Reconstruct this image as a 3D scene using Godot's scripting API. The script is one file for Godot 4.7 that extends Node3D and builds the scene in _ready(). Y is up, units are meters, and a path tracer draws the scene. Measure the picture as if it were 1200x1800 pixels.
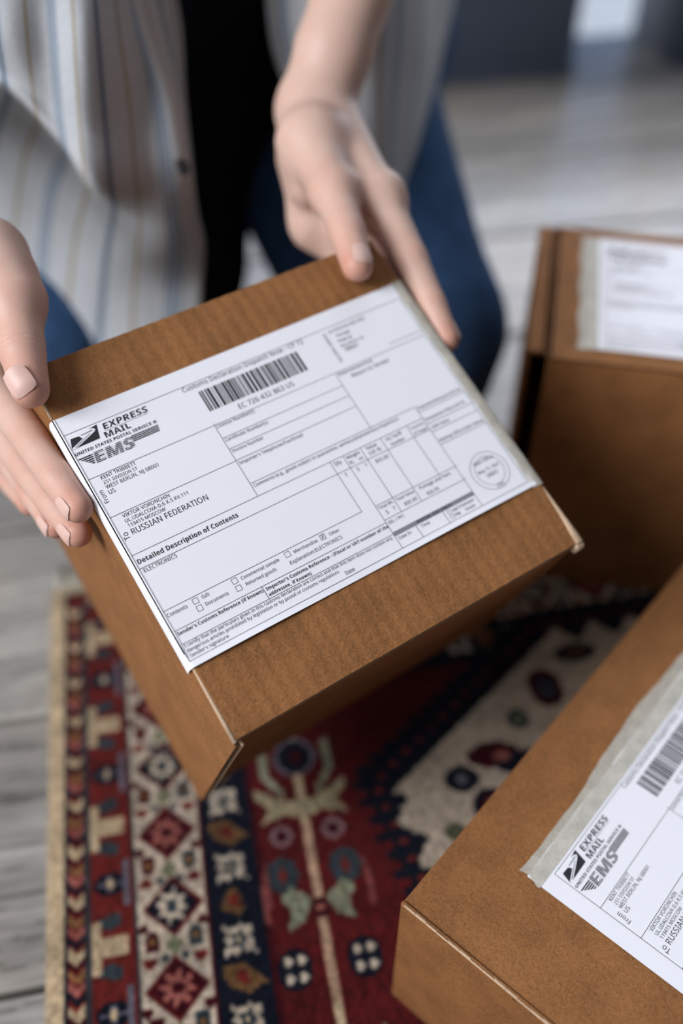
extends Node3D
# A parcel held over a patterned rug, two more parcels beside it, a kneeling person, daylight from windows on the left.

var M := {}
var room: Transform3D          # the room and the rug are turned a little against the camera
var used := {}
var rng := RandomNumberGenerator.new()

func _ready() -> void:
	rng.seed = 7
	room = Transform3D(Basis(Vector3.UP, asin(0.18802)), Vector3.ZERO)
	camera_and_light()
	materials()
	build_room()
	build_rug()
	build_parcels()
	build_person()

# ------------------------------------------------------------------ camera, sky, light, exposure
func camera_and_light() -> void:
	var cam := Camera3D.new()
	cam.name = "camera"
	var attr := CameraAttributesPhysical.new()
	attr.frustum_focal_length = 23.333
	attr.frustum_focus_distance = 0.476
	attr.exposure_aperture = 1.4
	cam.attributes = attr
	cam.fov = 54.43
	cam.near = 0.02
	cam.far = 60.0
	cam.position = Vector3(0, 0.62, 0)
	cam.rotation_degrees = Vector3(-45.807, 0, 0)
	add_child(cam)
	cam.current = true
	var env := Environment.new()
	env.background_mode = Environment.BG_SKY
	var sky := Sky.new()
	var sm := ProceduralSkyMaterial.new()
	sm.sky_top_color = Color(0.52, 0.63, 0.80)
	sm.sky_horizon_color = Color(0.80, 0.86, 0.93)
	sm.ground_horizon_color = Color(0.80, 0.84, 0.90)
	sm.ground_bottom_color = Color(0.72, 0.76, 0.82)
	sm.sun_angle_max = 1.0
	sm.energy_multiplier = 2.2
	sky.sky_material = sm
	env.sky = sky
	env.tonemap_mode = Environment.TONE_MAPPER_LINEAR
	env.tonemap_exposure = 0.63
	env.sdfgi_enabled = true
	env.ssao_enabled = true
	env.ssil_enabled = true
	var we := WorldEnvironment.new()
	we.name = "daylight_environment"
	we.environment = env
	add_child(we)
	# daylight through the tall window in the left wall and the wide window in the back wall
	window_light(Vector3(-1.62, 1.8, 0.2), Vector2(1.2, 1.6), -90.0, 16.5)
	window_light(Vector3(0.45, 0.95, -1.42), Vector2(0.9, 1.5), 180.0, 2.2)

func window_light(at: Vector3, size: Vector2, turn: float, energy: float) -> void:
	var l := AreaLight3D.new()
	l.name = "window_daylight"
	l.area_size = size
	l.light_color = Color(0.965, 0.972, 1.0)
	l.light_energy = energy
	l.area_normalize_energy = true
	l.area_range = 12.0
	l.shadow_enabled = true
	l.transform = room * Transform3D(Basis(Vector3.UP, deg_to_rad(turn)), at)
	add_child(l, true)

# ------------------------------------------------------------------ naming
func numbered(n: String) -> String:
	if not used.has(n):
		used[n] = 0
		return n
	used[n] += 1
	return "%s_%03d" % [n, used[n]]

func base(called: String, t: Transform3D, label := "", category := "", group := "", kind := "") -> Node3D:
	var o := Node3D.new()
	o.name = numbered(called)
	o.transform = t
	add_child(o)
	tag(o, label, category, group, kind)
	return o

func tag(o: Node, label := "", category := "", group := "", kind := "") -> void:
	if label: o.set_meta("label", label)
	if category: o.set_meta("category", category)
	if group: o.set_meta("group", group)
	if kind: o.set_meta("kind", kind)

func put(mesh: Mesh, called: String, mat: Material, parent: Node, t := Transform3D.IDENTITY) -> MeshInstance3D:
	var o := MeshInstance3D.new()
	o.name = called
	o.mesh = mesh
	o.material_override = mat
	o.transform = t
	o.cast_shadow = GeometryInstance3D.SHADOW_CASTING_SETTING_ON
	parent.add_child(o, true)
	return o

# ------------------------------------------------------------------ mesh helpers
func stool() -> SurfaceTool:
	var st := SurfaceTool.new()
	st.begin(Mesh.PRIMITIVE_TRIANGLES)
	return st

func done(st: SurfaceTool, smooth := false) -> ArrayMesh:
	if smooth:
		st.index()
	st.generate_normals()
	return st.commit()

func quad(st: SurfaceTool, a: Vector3, b: Vector3, c: Vector3, d: Vector3, uv := Rect2(0, 0, 1, 1)) -> void:
	# a b c d seen clockwise from the front
	var t := [uv.position, uv.position + Vector2(uv.size.x, 0), uv.position + uv.size, uv.position + Vector2(0, uv.size.y)]
	var p := [a, b, c, d]
	for i in [0, 1, 2, 0, 2, 3]:
		st.set_uv(t[i])
		st.add_vertex(p[i])

# a box from lo to hi with chamfered edges
func bevel_box(st: SurfaceTool, lo: Vector3, hi: Vector3, r: float, t := Transform3D.IDENTITY) -> void:
	st.set_smooth_group(-1)
	var c := (lo + hi) * 0.5
	var h := (hi - lo) * 0.5
	r = min(r, min(h.x, min(h.y, h.z)) * 0.98)
	var f := func(v: Vector3): return t * (c + v)
	for ax in 3:
		for s in [-1.0, 1.0]:
			var n := Vector3.ZERO
			n[ax] = s
			var u := Vector3.ZERO
			u[(ax + 1) % 3] = 1.0
			var w := Vector3.ZERO
			w[(ax + 2) % 3] = 1.0
			var hu: float = h[(ax + 1) % 3] - r
			var hw: float = h[(ax + 2) % 3] - r
			var o: Vector3 = n * h[ax]
			var p := [o - u * hu - w * hw, o + u * hu - w * hw, o + u * hu + w * hw, o - u * hu + w * hw]
			if s > 0: p.reverse()
			quad(st, f.call(p[0]), f.call(p[1]), f.call(p[2]), f.call(p[3]))
	for ax in 3:                   # edges along ax
		var a1 := (ax + 1) % 3
		var a2 := (ax + 2) % 3
		for s1 in [-1.0, 1.0]:
			for s2 in [-1.0, 1.0]:
				var e := Vector3.ZERO
				e[ax] = h[ax] - r
				var p1 := Vector3.ZERO
				p1[a1] = s1 * h[a1]
				p1[a2] = s2 * (h[a2] - r)
				var p2 := Vector3.ZERO
				p2[a1] = s1 * (h[a1] - r)
				p2[a2] = s2 * h[a2]
				var q := [p1 - e, p1 + e, p2 + e, p2 - e]
				if s1 * s2 > 0: q.reverse()
				quad(st, f.call(q[0]), f.call(q[1]), f.call(q[2]), f.call(q[3]))
	for sx in [-1.0, 1.0]:
		for sy in [-1.0, 1.0]:
			for sz in [-1.0, 1.0]:
				var s := Vector3(sx, sy, sz)
				var tri := []
				for ax in 3:
					var v := Vector3(h.x - r, h.y - r, h.z - r)
					v[ax] = h[ax]
					tri.append(f.call(v * s))
				if sx * sy * sz > 0: tri.reverse()
				for v in tri:
					st.set_uv(Vector2.ZERO)
					st.add_vertex(v)

func box_mesh(lo: Vector3, hi: Vector3, r := 0.001) -> ArrayMesh:
	var st := stool()
	bevel_box(st, lo, hi, r)
	return done(st)

# closed sheet: grid of points p[j][i], the same grid pushed back by thick along -normal, and a rim
func sheet(p: Array, thick: float, uvs: Array = []) -> ArrayMesh:
	var nj := p.size()
	var ni: int = p[0].size()
	var nor := []
	for j in nj:
		var row := []
		for i in ni:
			var a: Vector3 = p[j][min(i + 1, ni - 1)] - p[j][max(i - 1, 0)]
			var b: Vector3 = p[min(j + 1, nj - 1)][i] - p[max(j - 1, 0)][i]
			row.append(b.cross(a).normalized())
		nor.append(row)
	var st := stool()
	st.set_smooth_group(0)
	var V := func(j: int, i: int, back: bool):
		if uvs.is_empty(): st.set_uv(Vector2(float(i) / (ni - 1), float(j) / (nj - 1)))
		else: st.set_uv(uvs[j][i])
		st.set_normal(-nor[j][i] if back else nor[j][i])
		st.add_vertex(p[j][i] - nor[j][i] * (thick if back else 0.0))
	for j in nj - 1:
		for i in ni - 1:
			for k in [[0, 0], [0, 1], [1, 1], [0, 0], [1, 1], [1, 0]]:
				V.call(j + k[0], i + k[1], false)
			for k in [[0, 0], [1, 1], [0, 1], [0, 0], [1, 0], [1, 1]]:
				V.call(j + k[0], i + k[1], true)
	var ring := []
	for i in ni: ring.append([0, i])
	for j in range(1, nj): ring.append([j, ni - 1])
	for i in range(ni - 2, -1, -1): ring.append([nj - 1, i])
	for j in range(nj - 2, 0, -1): ring.append([j, 0])
	for k in ring.size():
		var a: Array = ring[k]
		var b: Array = ring[(k + 1) % ring.size()]
		for q in [[a, false], [a, true], [b, true], [a, false], [b, true], [b, false]]:
			V.call(q[0][0], q[0][1], q[1])
	return st.commit()

func cr(a, b, c, d, t: float):
	return b + (c - a) * (0.5 * t) + (a * 2.0 - b * 5.0 + c * 4.0 - d) * (0.5 * t * t) + (b * 3.0 - a - c * 3.0 + d) * (0.5 * t * t * t)

# Catmull-Rom surface through a grid of control points
func drape(ctrl: Array, nj: int, ni: int) -> Array:
	var out := []
	var cj := ctrl.size()
	var ci: int = ctrl[0].size()
	for j in nj:
		var fj := float(j) / (nj - 1) * (cj - 1)
		var j0 := mini(int(fj), cj - 2)
		var row := []
		for i in ni:
			var fi := float(i) / (ni - 1) * (ci - 1)
			var i0 := mini(int(fi), ci - 2)
			var col := []
			for dj in [-1, 0, 1, 2]:
				var r: Array = ctrl[clampi(j0 + dj, 0, cj - 1)]
				col.append(cr(r[clampi(i0 - 1, 0, ci - 1)], r[i0], r[i0 + 1], r[clampi(i0 + 2, 0, ci - 1)], fi - i0))
			row.append(cr(col[0], col[1], col[2], col[3], fj - j0))
		out.append(row)
	return out

# tube along points with radii
func tube(st: SurfaceTool, pts: Array, rad: Array, seg := 16, caps := true) -> void:
	st.set_smooth_group(0)
	var rings := []
	var up := Vector3(0.13, 1, 0.21).normalized()
	for k in pts.size():
		var d: Vector3 = (pts[min(k + 1, pts.size() - 1)] - pts[max(k - 1, 0)]).normalized()
		var a := d.cross(up).normalized()
		var b := a.cross(d).normalized()
		var ring := []
		for s in seg + 1:
			var an := TAU * s / seg
			ring.append(pts[k] + (a * cos(an) + b * sin(an)) * float(rad[k]))
		rings.append(ring)
	for k in pts.size() - 1:
		for s in seg:
			quad(st, rings[k][s], rings[k][s + 1], rings[k + 1][s + 1], rings[k + 1][s], Rect2(float(s) / seg, float(k), 1.0 / seg, 1.0))
	if caps:
		for e in [0, pts.size() - 1]:
			for s in seg:
				var t := [pts[e], rings[e][s + 1], rings[e][s]]
				if e > 0: t.reverse()
				for v in t:
					st.set_uv(Vector2.ZERO)
					st.add_vertex(v)

# ------------------------------------------------------------------ textures and materials
func lin(r: float, g: float, b: float) -> Color:
	return Color(r, g, b).linear_to_srgb()

func noise(freq: float, sd: int, oct := 3, kind := FastNoiseLite.TYPE_SIMPLEX_SMOOTH) -> FastNoiseLite:
	var n := FastNoiseLite.new()
	n.noise_type = kind
	n.seed = sd
	n.frequency = freq
	n.fractal_octaves = oct
	return n

func picture(w: int, h: int, f: Callable) -> ImageTexture:
	var data := PackedByteArray()
	data.resize(w * h * 3)
	var k := 0
	for y in h:
		for x in w:
			var c: Color = f.call(x, y)
			data[k] = clampi(int(c.r * 255.0), 0, 255)
			data[k + 1] = clampi(int(c.g * 255.0), 0, 255)
			data[k + 2] = clampi(int(c.b * 255.0), 0, 255)
			k += 3
	var im := Image.create_from_data(w, h, false, Image.FORMAT_RGB8, data)
	im.generate_mipmaps()
	return ImageTexture.create_from_image(im)

func noise_normal(freq: float, sd: int, strength: float, size := 512, oct := 4) -> NoiseTexture2D:
	var t := NoiseTexture2D.new()
	t.width = size
	t.height = size
	t.seamless = true
	t.as_normal_map = true
	t.bump_strength = strength
	t.noise = noise(freq, sd, oct)
	return t

func mat(col: Color, rough: float, tex: Texture2D = null) -> StandardMaterial3D:
	var m := StandardMaterial3D.new()
	m.albedo_color = col
	m.roughness = rough
	if tex: m.albedo_texture = tex
	return m

func triplanar(m: StandardMaterial3D, per_metre: float, world := false) -> StandardMaterial3D:
	m.uv1_triplanar = true
	m.uv1_world_triplanar = world
	m.uv1_scale = Vector3.ONE * per_metre
	return m

func materials() -> void:
	# kraft board: fibres and flecks in the paper
	var fine := noise(0.35, 3, 2)
	var wide := noise(0.012, 5, 4)
	var fib := noise(0.05, 9, 2)
	var kraft := picture(320, 320, func(x, y):
		var v := 1.0 + 0.13 * fine.get_noise_2d(x, y) + 0.10 * wide.get_noise_2d(x, y) + 0.06 * fib.get_noise_2d(x * 2.0, y * 2.0)
		var fl := fine.get_noise_2d(x * 0.7 + 900.0, y * 0.7)
		if fl > 0.55: v *= 0.78
		if fl < -0.58: v *= 1.12
		return Color(0.91 * v, 0.91 * v, 0.90 * v))
	var cb := triplanar(mat(lin(0.315, 0.136, 0.048), 0.78, kraft), 8.0)
	cb.normal_enabled = true
	cb.normal_texture = noise_normal(0.08, 12, 2.0)
	cb.normal_scale = 0.45
	cb.metallic_specular = 0.3
	M.card = cb
	var ce := triplanar(mat(lin(0.66, 0.46, 0.30), 0.85, kraft), 14.0)
	M.card_raw = ce
	M.paper = mat(lin(0.81, 0.81, 0.835), 0.55)
	M.paper.metallic_specular = 0.3
	M.ink = mat(lin(0.012, 0.012, 0.016), 0.6)
	M.ink_grey = mat(lin(0.22, 0.22, 0.25), 0.6)
	var tp := triplanar(mat(lin(0.78, 0.74, 0.63), 0.6, kraft), 20.0)
	tp.albedo_color.a = 0.5
	tp.transparency = BaseMaterial3D.TRANSPARENCY_ALPHA
	tp.normal_enabled = true
	tp.normal_texture = noise_normal(0.06, 21, 3.0)
	tp.normal_scale = 0.4
	M.tape = tp
	# weathered boards: grey-brown grain along x
	var g1 := noise(0.02, 31, 4)
	var g2 := noise(0.15, 33, 3)
	for k in 3:
		var off := 700.0 * k
		var tone: float = [0.0, 0.05, -0.05][k]
		var wood := picture(512, 192, func(x, y):
			var bend := 10.0 * g1.get_noise_2d(x * 0.25 + off, y * 0.5)
			var a := g1.get_noise_2d(x * 0.16 + off, (y + bend) * 2.6)
			var b := g2.get_noise_2d(x * 0.06 + off, (y + bend) * 2.2)
			var s := g2.get_noise_2d(x * 0.3 + off, y * 0.9 + 300.0)
			var v := 0.66 + tone + 0.16 * a + 0.10 * b + 0.05 * s
			var warm := 0.03 * g1.get_noise_2d(x * 0.3 + off, y * 0.3 + 99.0)
			if b < -0.42: v -= 0.12
			return Color(v * (1.0 + warm), v * 0.97, v * (0.915 - warm)))
		var wm := mat(lin(0.80, 0.79, 0.79), 0.22, wood)
		wm.uv1_scale = Vector3(1, 1, 1)
		wm.metallic_specular = 0.6
		M["wood%d" % k] = wm
	M.gap = mat(lin(0.05, 0.045, 0.04), 0.95)
	M.wall = triplanar(mat(lin(0.13, 0.13, 0.14), 0.9), 2.0)  # dark tone set to cut the light bouncing off the walls
	M.ceiling = mat(lin(0.30, 0.30, 0.30), 0.9)
	M.white_paint = mat(lin(0.72, 0.73, 0.75), 0.45)
	var gl := mat(Color(0.9, 0.95, 1.0, 0.08), 0.02)
	gl.transparency = BaseMaterial3D.TRANSPARENCY_ALPHA
	M.glass = gl
	# skin, cloth
	var sk := mat(Color.WHITE, 0.48)
	sk.vertex_color_use_as_albedo = true
	sk.subsurf_scatter_enabled = true
	sk.subsurf_scatter_strength = 0.12
	sk.metallic_specular = 0.4
	sk.normal_enabled = true
	sk.normal_texture = noise_normal(0.06, 41, 3.0)
	sk.normal_scale = 0.22
	triplanar(sk, 40.0)
	M.skin = sk
	M.nail = mat(lin(0.64, 0.42, 0.35), 0.42)
	M.nail.metallic_specular = 0.4
	# linen: four stripes to a repeat of 96 mm, woven from slubby threads
	var tn := noise(0.5, 61, 2)
	var tw := noise(0.05, 62, 3)
	var linen := picture(576, 256, func(x, y):
		var u: float = x / 6.0                        # millimetres
		var v := 0.90 + 0.06 * tn.get_noise_2d(x * 0.15, y * 3.0) + 0.06 * tn.get_noise_2d(x * 3.0, y * 0.15 + 40.0) + 0.04 * tw.get_noise_2d(x, y)
		var c := Color(0.80 * v, 0.81 * v, 0.815 * v)
		for s in [[12.0, 0], [36.0, 1], [60.0, 0], [84.0, 2]]:
			var d: float = absf(u - s[0])
			if s[1] == 0 and d < 1.2: c = c.lerp(Color(0.52, 0.41, 0.22), 0.72 * (0.85 + 0.3 * tn.get_noise_2d(x, y)))
			elif s[1] == 1:
				if d < 0.8: c = c.lerp(Color(0.09, 0.12, 0.16), 0.85)
				elif d < 3.4: c = c.lerp(Color(0.40, 0.48, 0.57), 0.42)
			elif s[1] == 2:
				if d < 0.6 or absf(d - 3.4) < 0.5: c = c.lerp(Color(0.13, 0.19, 0.28), 0.62 if (y / 3) % 2 == 0 else 0.3)
				elif d < 4.6: c = c.lerp(Color(0.48, 0.57, 0.66), 0.38)
		return c)
	M.shirt = mat(Color.WHITE, 0.92, linen)
	M.shirt.metallic_specular = 0.15
	M.shirt.normal_enabled = true
	M.shirt.normal_texture = noise_normal(0.2, 63, 3.0)
	M.shirt.normal_scale = 0.5
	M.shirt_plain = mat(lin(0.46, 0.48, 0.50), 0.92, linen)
	M.button = mat(lin(0.015, 0.015, 0.02), 0.45)
	var weave := noise_normal(0.3, 64, 3.0)
	M.dark_top = triplanar(mat(lin(0.010, 0.012, 0.015), 0.95), 20.0)
	M.dark_top.metallic_specular = 0.1
	var dn := noise(0.6, 65, 2)
	var dw := noise(0.03, 66, 3)
	var den := picture(160, 160, func(x, y):
		var v := 0.85 + 0.25 * dn.get_noise_2d(x * 0.5 + y * 0.5, y * 0.15) + 0.15 * dw.get_noise_2d(x, y)
		return Color(v, v, v))
	M.denim = triplanar(mat(lin(0.055, 0.118, 0.24), 0.9, den), 7.0)
	M.denim.metallic_specular = 0.15
	M.sock = mat(lin(0.30, 0.31, 0.33), 0.95)
	M.fringe = mat(lin(0.55, 0.50, 0.40), 0.95)
	M.slate = triplanar(mat(lin(0.075, 0.095, 0.13), 0.6), 10.0)

# ------------------------------------------------------------------ the room
func rbase(called: String, at: Vector3, label := "", category := "", group := "", kind := "") -> Node3D:
	return base(called, room * Transform3D(Basis.IDENTITY, at), label, category, group, kind)

const XL := -1.7
const XR := 2.3
const ZB := -1.46
const ZF := 2.3
const HC := 3.0

func build_room() -> void:
	# floor of separate weathered boards, laid across
	var fl := rbase("floor", Vector3.ZERO, "weathered grey wooden plank floor around the rug", "floor", "", "structure")
	put(box_mesh(Vector3(XL - 0.12, -0.06, ZB - 0.12), Vector3(XR + 0.12, -0.024, ZF + 0.12)), "underlay", M.gap, fl)
	var pitch := 0.192
	var z := -0.4245 - pitch * 6.0 - 0.004      # a joint falls at z = -0.4245
	var meshes := []
	var lens := [1.2, 1.62, 2.05]
	for L in lens:
		for v in 2:
			var st := stool()
			plank(st, L - 0.003, pitch - 0.004, v)
			meshes.append(plank_uv(done(st), L, pitch, v))
	var row := 0
	while z < ZF - 0.02:
		var x: float = XL - 0.1 - [0.0, 0.7, 0.35, 1.0][row % 4]
		while x < XR:
			var k := rng.randi_range(0, 2)
			var L: float = lens[k]
			if x + L > XL:
				var x1: float = x
				put(meshes[k * 2 + rng.randi_range(0, 1)], "plank", M["wood%d" % rng.randi_range(0, 2)], fl, Transform3D(Basis.IDENTITY, Vector3(x1, 0, z)))
			x += L
		z += pitch
		row += 1
	# walls with thickness; two window openings on the left, a glazed door at the back
	var wl := rbase("wall_left", Vector3.ZERO, "dark grey plastered wall with a tall window", "wall", "", "structure")
	wall_with_openings(wl, true, XL, ZB, ZF, [[-0.4, 0.8, 1.0, 2.6]])
	var wb := rbase("wall_back", Vector3.ZERO, "dark grey plastered wall behind the kneeling person", "wall", "", "structure")
	wall_with_openings(wb, false, ZB, XL, XR, [[-0.1, 0.635, 0.14, 2.2], [0.635, 0.785, 0.0, 2.2], [0.785, 1.7, 0.14, 2.2]])
	var wr := rbase("wall_right", Vector3.ZERO, "plain dark grey plastered wall", "wall", "", "structure")
	put(box_mesh(Vector3(XR, -0.06, ZB), Vector3(XR + 0.12, HC, ZF)), "plaster", M.wall, wr)
	var wf := rbase("wall_front", Vector3.ZERO, "plain dark grey plastered wall facing the windows", "wall", "", "structure")
	put(box_mesh(Vector3(XL - 0.12, -0.06, ZF), Vector3(XR + 0.12, HC, ZF + 0.12)), "plaster", M.wall, wf)
	var ce := rbase("ceiling", Vector3.ZERO, "plain white ceiling", "ceiling", "", "structure")
	put(box_mesh(Vector3(XL - 0.12, HC, ZB - 0.12), Vector3(XR + 0.12, HC + 0.12, ZF + 0.12)), "plaster", M.ceiling, ce)
	window_unit("window_1", Vector3(XL - 0.06, 1.0, 0.2), 90.0, 1.2, 1.6, "tall white-framed window in the left wall", "structure")
	window_unit("window_2", Vector3(0.2675, 0.14, ZB - 0.06), 0.0, 0.735, 2.06, "white-framed window above the slate skirting", "structure")
	window_unit("window_3", Vector3(1.2425, 0.14, ZB - 0.06), 0.0, 0.915, 2.06, "wide white-framed window in the back wall", "structure")
	# narrow floor-length light between the two windows
	var o := rbase("window_4", Vector3(0.71, 0.0, ZB - 0.06), "narrow floor-length pane between two windows", "window", "", "structure")
	put(box_mesh(Vector3(-0.075, 0.002, -0.003), Vector3(0.075, 2.2, 0.003), 0.0003), "pane", M.glass, o)
	var k := 0
	for q in [[XL, 0.632], [0.788, XR]]:
		var bb := rbase("baseboard_back" if k == 0 else "baseboard_back_right", Vector3.ZERO, "tall slate-blue skirting board along the back wall" if k == 0 else "tall slate-blue skirting board past the narrow pane", "baseboard", "", "structure")
		put(box_mesh(Vector3(q[0], -0.02, ZB), Vector3(q[1], 0.135, ZB + 0.018), 0.003), "board", M.slate, bb)
		put(box_mesh(Vector3(q[0], -0.02, ZB + 0.018), Vector3(q[1], 0.018, ZB + 0.03), 0.004), "shoe_moulding", M.slate, bb)
		k += 1

func plank(st: SurfaceTool, L: float, W: float, v: int) -> void:
	# top surface with softly rounded arrises; uv runs along the board
	var r := 0.0025
	st.set_smooth_group(-1)
	var prof := [Vector2(0, -0.022), Vector2(0, -r), Vector2(r * 0.3, -r * 0.3), Vector2(r, 0), Vector2(W - r, 0), Vector2(W - r * 0.3, -r * 0.3), Vector2(W, -r), Vector2(W, -0.022)]
	for k in prof.size() - 1:
		var a: Vector2 = prof[k]
		var b: Vector2 = prof[k + 1]
		quad(st, Vector3(0, a.y, a.x), Vector3(0, b.y, b.x), Vector3(L, b.y, b.x), Vector3(L, a.y, a.x))
	for e in [0.0, L]:
		var q := [Vector3(e, -0.022, 0), Vector3(e, 0, 0), Vector3(e, 0, W), Vector3(e, -0.022, W)]
		if e == 0.0: q.reverse()
		quad(st, q[0], q[1], q[2], q[3])

func plank_uv(m: ArrayMesh, L: float, W: float, v: int) -> ArrayMesh:
	var a := m.surface_get_arrays(0)
	var p: PackedVector3Array = a[Mesh.ARRAY_VERTEX]
	var t := PackedVector2Array()
	for q in p: t.append(Vector2(q.x / 1.1 + v * 0.37, q.z / 0.38 + v * 0.5))
	a[Mesh.ARRAY_TEX_UV] = t
	var o := ArrayMesh.new()
	o.add_surface_from_arrays(Mesh.PRIMITIVE_TRIANGLES, a)
	return o

func wall_with_openings(o: Node3D, along_z: bool, at: float, lo: float, hi: float, holes: Array) -> void:
	var seg := []
	var p := lo
	for h in holes:
		seg.append([p, h[0], 0.0, HC])
		if h[2] > 0.0: seg.append([h[0], h[1], 0.0, h[2]])
		seg.append([h[0], h[1], h[3], HC])
		p = h[1]
	seg.append([p, hi, 0.0, HC])
	for s in seg:
		if s[1] - s[0] < 0.001: continue
		var y0: float = -0.06 if s[2] == 0.0 else s[2]
		if along_z: put(box_mesh(Vector3(at - 0.12, y0, s[0]), Vector3(at, s[3], s[1]), 0.0005), "plaster", M.wall, o)
		else: put(box_mesh(Vector3(s[0], y0, at - 0.12), Vector3(s[1], s[3], at), 0.0005), "plaster", M.wall, o)

func window_unit(called: String, at: Vector3, turn: float, w: float, h: float, label: String, kind: String) -> void:
	var o := base(called, room * Transform3D(Basis(Vector3.UP, deg_to_rad(turn)), at), label, called.get_slice("_", 0), "", kind)
	for b in [[-w / 2, 0.0, -w / 2 + 0.06, h], [w / 2 - 0.06, 0.0, w / 2, h], [-w / 2 + 0.06, 0.0, w / 2 - 0.06, 0.06], [-w / 2 + 0.06, h - 0.06, w / 2 - 0.06, h], [-0.03, 0.06, 0.03, h - 0.06]]:
		put(box_mesh(Vector3(b[0], b[1], -0.035), Vector3(b[2], b[3], 0.035), 0.003), "frame", M.white_paint, o)
	for s in [-1.0, 1.0]:
		var xa: float = min(s * 0.03, s * (w / 2 - 0.06))
		var xb: float = max(s * 0.03, s * (w / 2 - 0.06))
		put(box_mesh(Vector3(xa, 0.06, -0.003), Vector3(xb, h - 0.06, 0.003), 0.0003), "pane", M.glass, o)

# ------------------------------------------------------------------ the rug
const RW := 1020         # one pixel of the pattern is one millimetre
const RH := 1500
var rug_im: Image        # drawn knot by knot, two millimetres each
const CREAM := Color(0.78, 0.70, 0.56)
const IVORY := Color(0.80, 0.75, 0.66)
const RED := Color(0.36, 0.11, 0.115)
const NAVY := Color(0.085, 0.105, 0.155)
const TEAL := Color(0.22, 0.26, 0.28)
const PINK := Color(0.66, 0.40, 0.36)
const SAGE := Color(0.50, 0.52, 0.40)
const OCHRE := Color(0.55, 0.41, 0.26)
const BRICK := Color(0.43, 0.155, 0.14)
const MAROON := Color(0.26, 0.07, 0.10)
const SLATE := Color(0.22, 0.23, 0.25)
const SKYB := Color(0.43, 0.42, 0.46)

func rrect(x0: float, y0: float, x1: float, y1: float, c: Color) -> void:
	rug_im.fill_rect(Rect2i(roundi(x0 / 2.0), roundi(y0 / 2.0), roundi((x1 - x0) / 2.0), roundi((y1 - y0) / 2.0)), c)

# a knotted polygon: each row of knots is filled between the edges it crosses
func rpoly(pts: PackedVector2Array, c: Color) -> void:
	var lo := 1e9
	var hi := -1e9
	for p in pts:
		lo = minf(lo, p.y)
		hi = maxf(hi, p.y)
	for j in range(maxi(0, int(lo / 2.0)), mini(RH / 2, int(hi / 2.0) + 1)):
		var y := j * 2.0 + 1.0
		var xs := []
		for k in pts.size():
			var a := pts[k]
			var b := pts[(k + 1) % pts.size()]
			if (a.y > y) != (b.y > y): xs.append(a.x + (b.x - a.x) * (y - a.y) / (b.y - a.y))
		xs.sort()
		for k in range(0, xs.size() - 1, 2):
			var i0 := roundi(xs[k] / 2.0)
			var i1 := roundi(xs[k + 1] / 2.0)
			if i1 > i0: rug_im.fill_rect(Rect2i(i0, j, i1 - i0, 1), c)

func ngon(cx: float, cy: float, rx: float, ry: float, n: int, a0 := 0.0) -> PackedVector2Array:
	var o := PackedVector2Array()
	for k in n:
		o.append(Vector2(cx + rx * cos(a0 + TAU * k / n), cy + ry * sin(a0 + TAU * k / n)))
	return o

func star(cx: float, cy: float, r1: float, r2: float, n: int, a0 := 0.0) -> PackedVector2Array:
	var o := PackedVector2Array()
	for k in n * 2:
		var r := r1 if k % 2 == 0 else r2
		o.append(Vector2(cx + r * cos(a0 + PI * k / n), cy + r * sin(a0 + PI * k / n)))
	return o

# border bands drawn in band coordinates: s along the edge, d in from the edge; place() turns them to the four sides
func place(side: int, d: float, s: float) -> Vector2:
	match side:
		0: return Vector2(d, s)
		1: return Vector2(s, d)
		2: return Vector2(RW - d, s)
	return Vector2(s, RH - d)

func bpoly(side: int, pts: Array, c: Color) -> void:
	var o := PackedVector2Array()
	for p in pts: o.append(place(side, p.x, p.y))
	rpoly(o, c)

func off(poly: PackedVector2Array) -> Array:
	return Array(poly)

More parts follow.
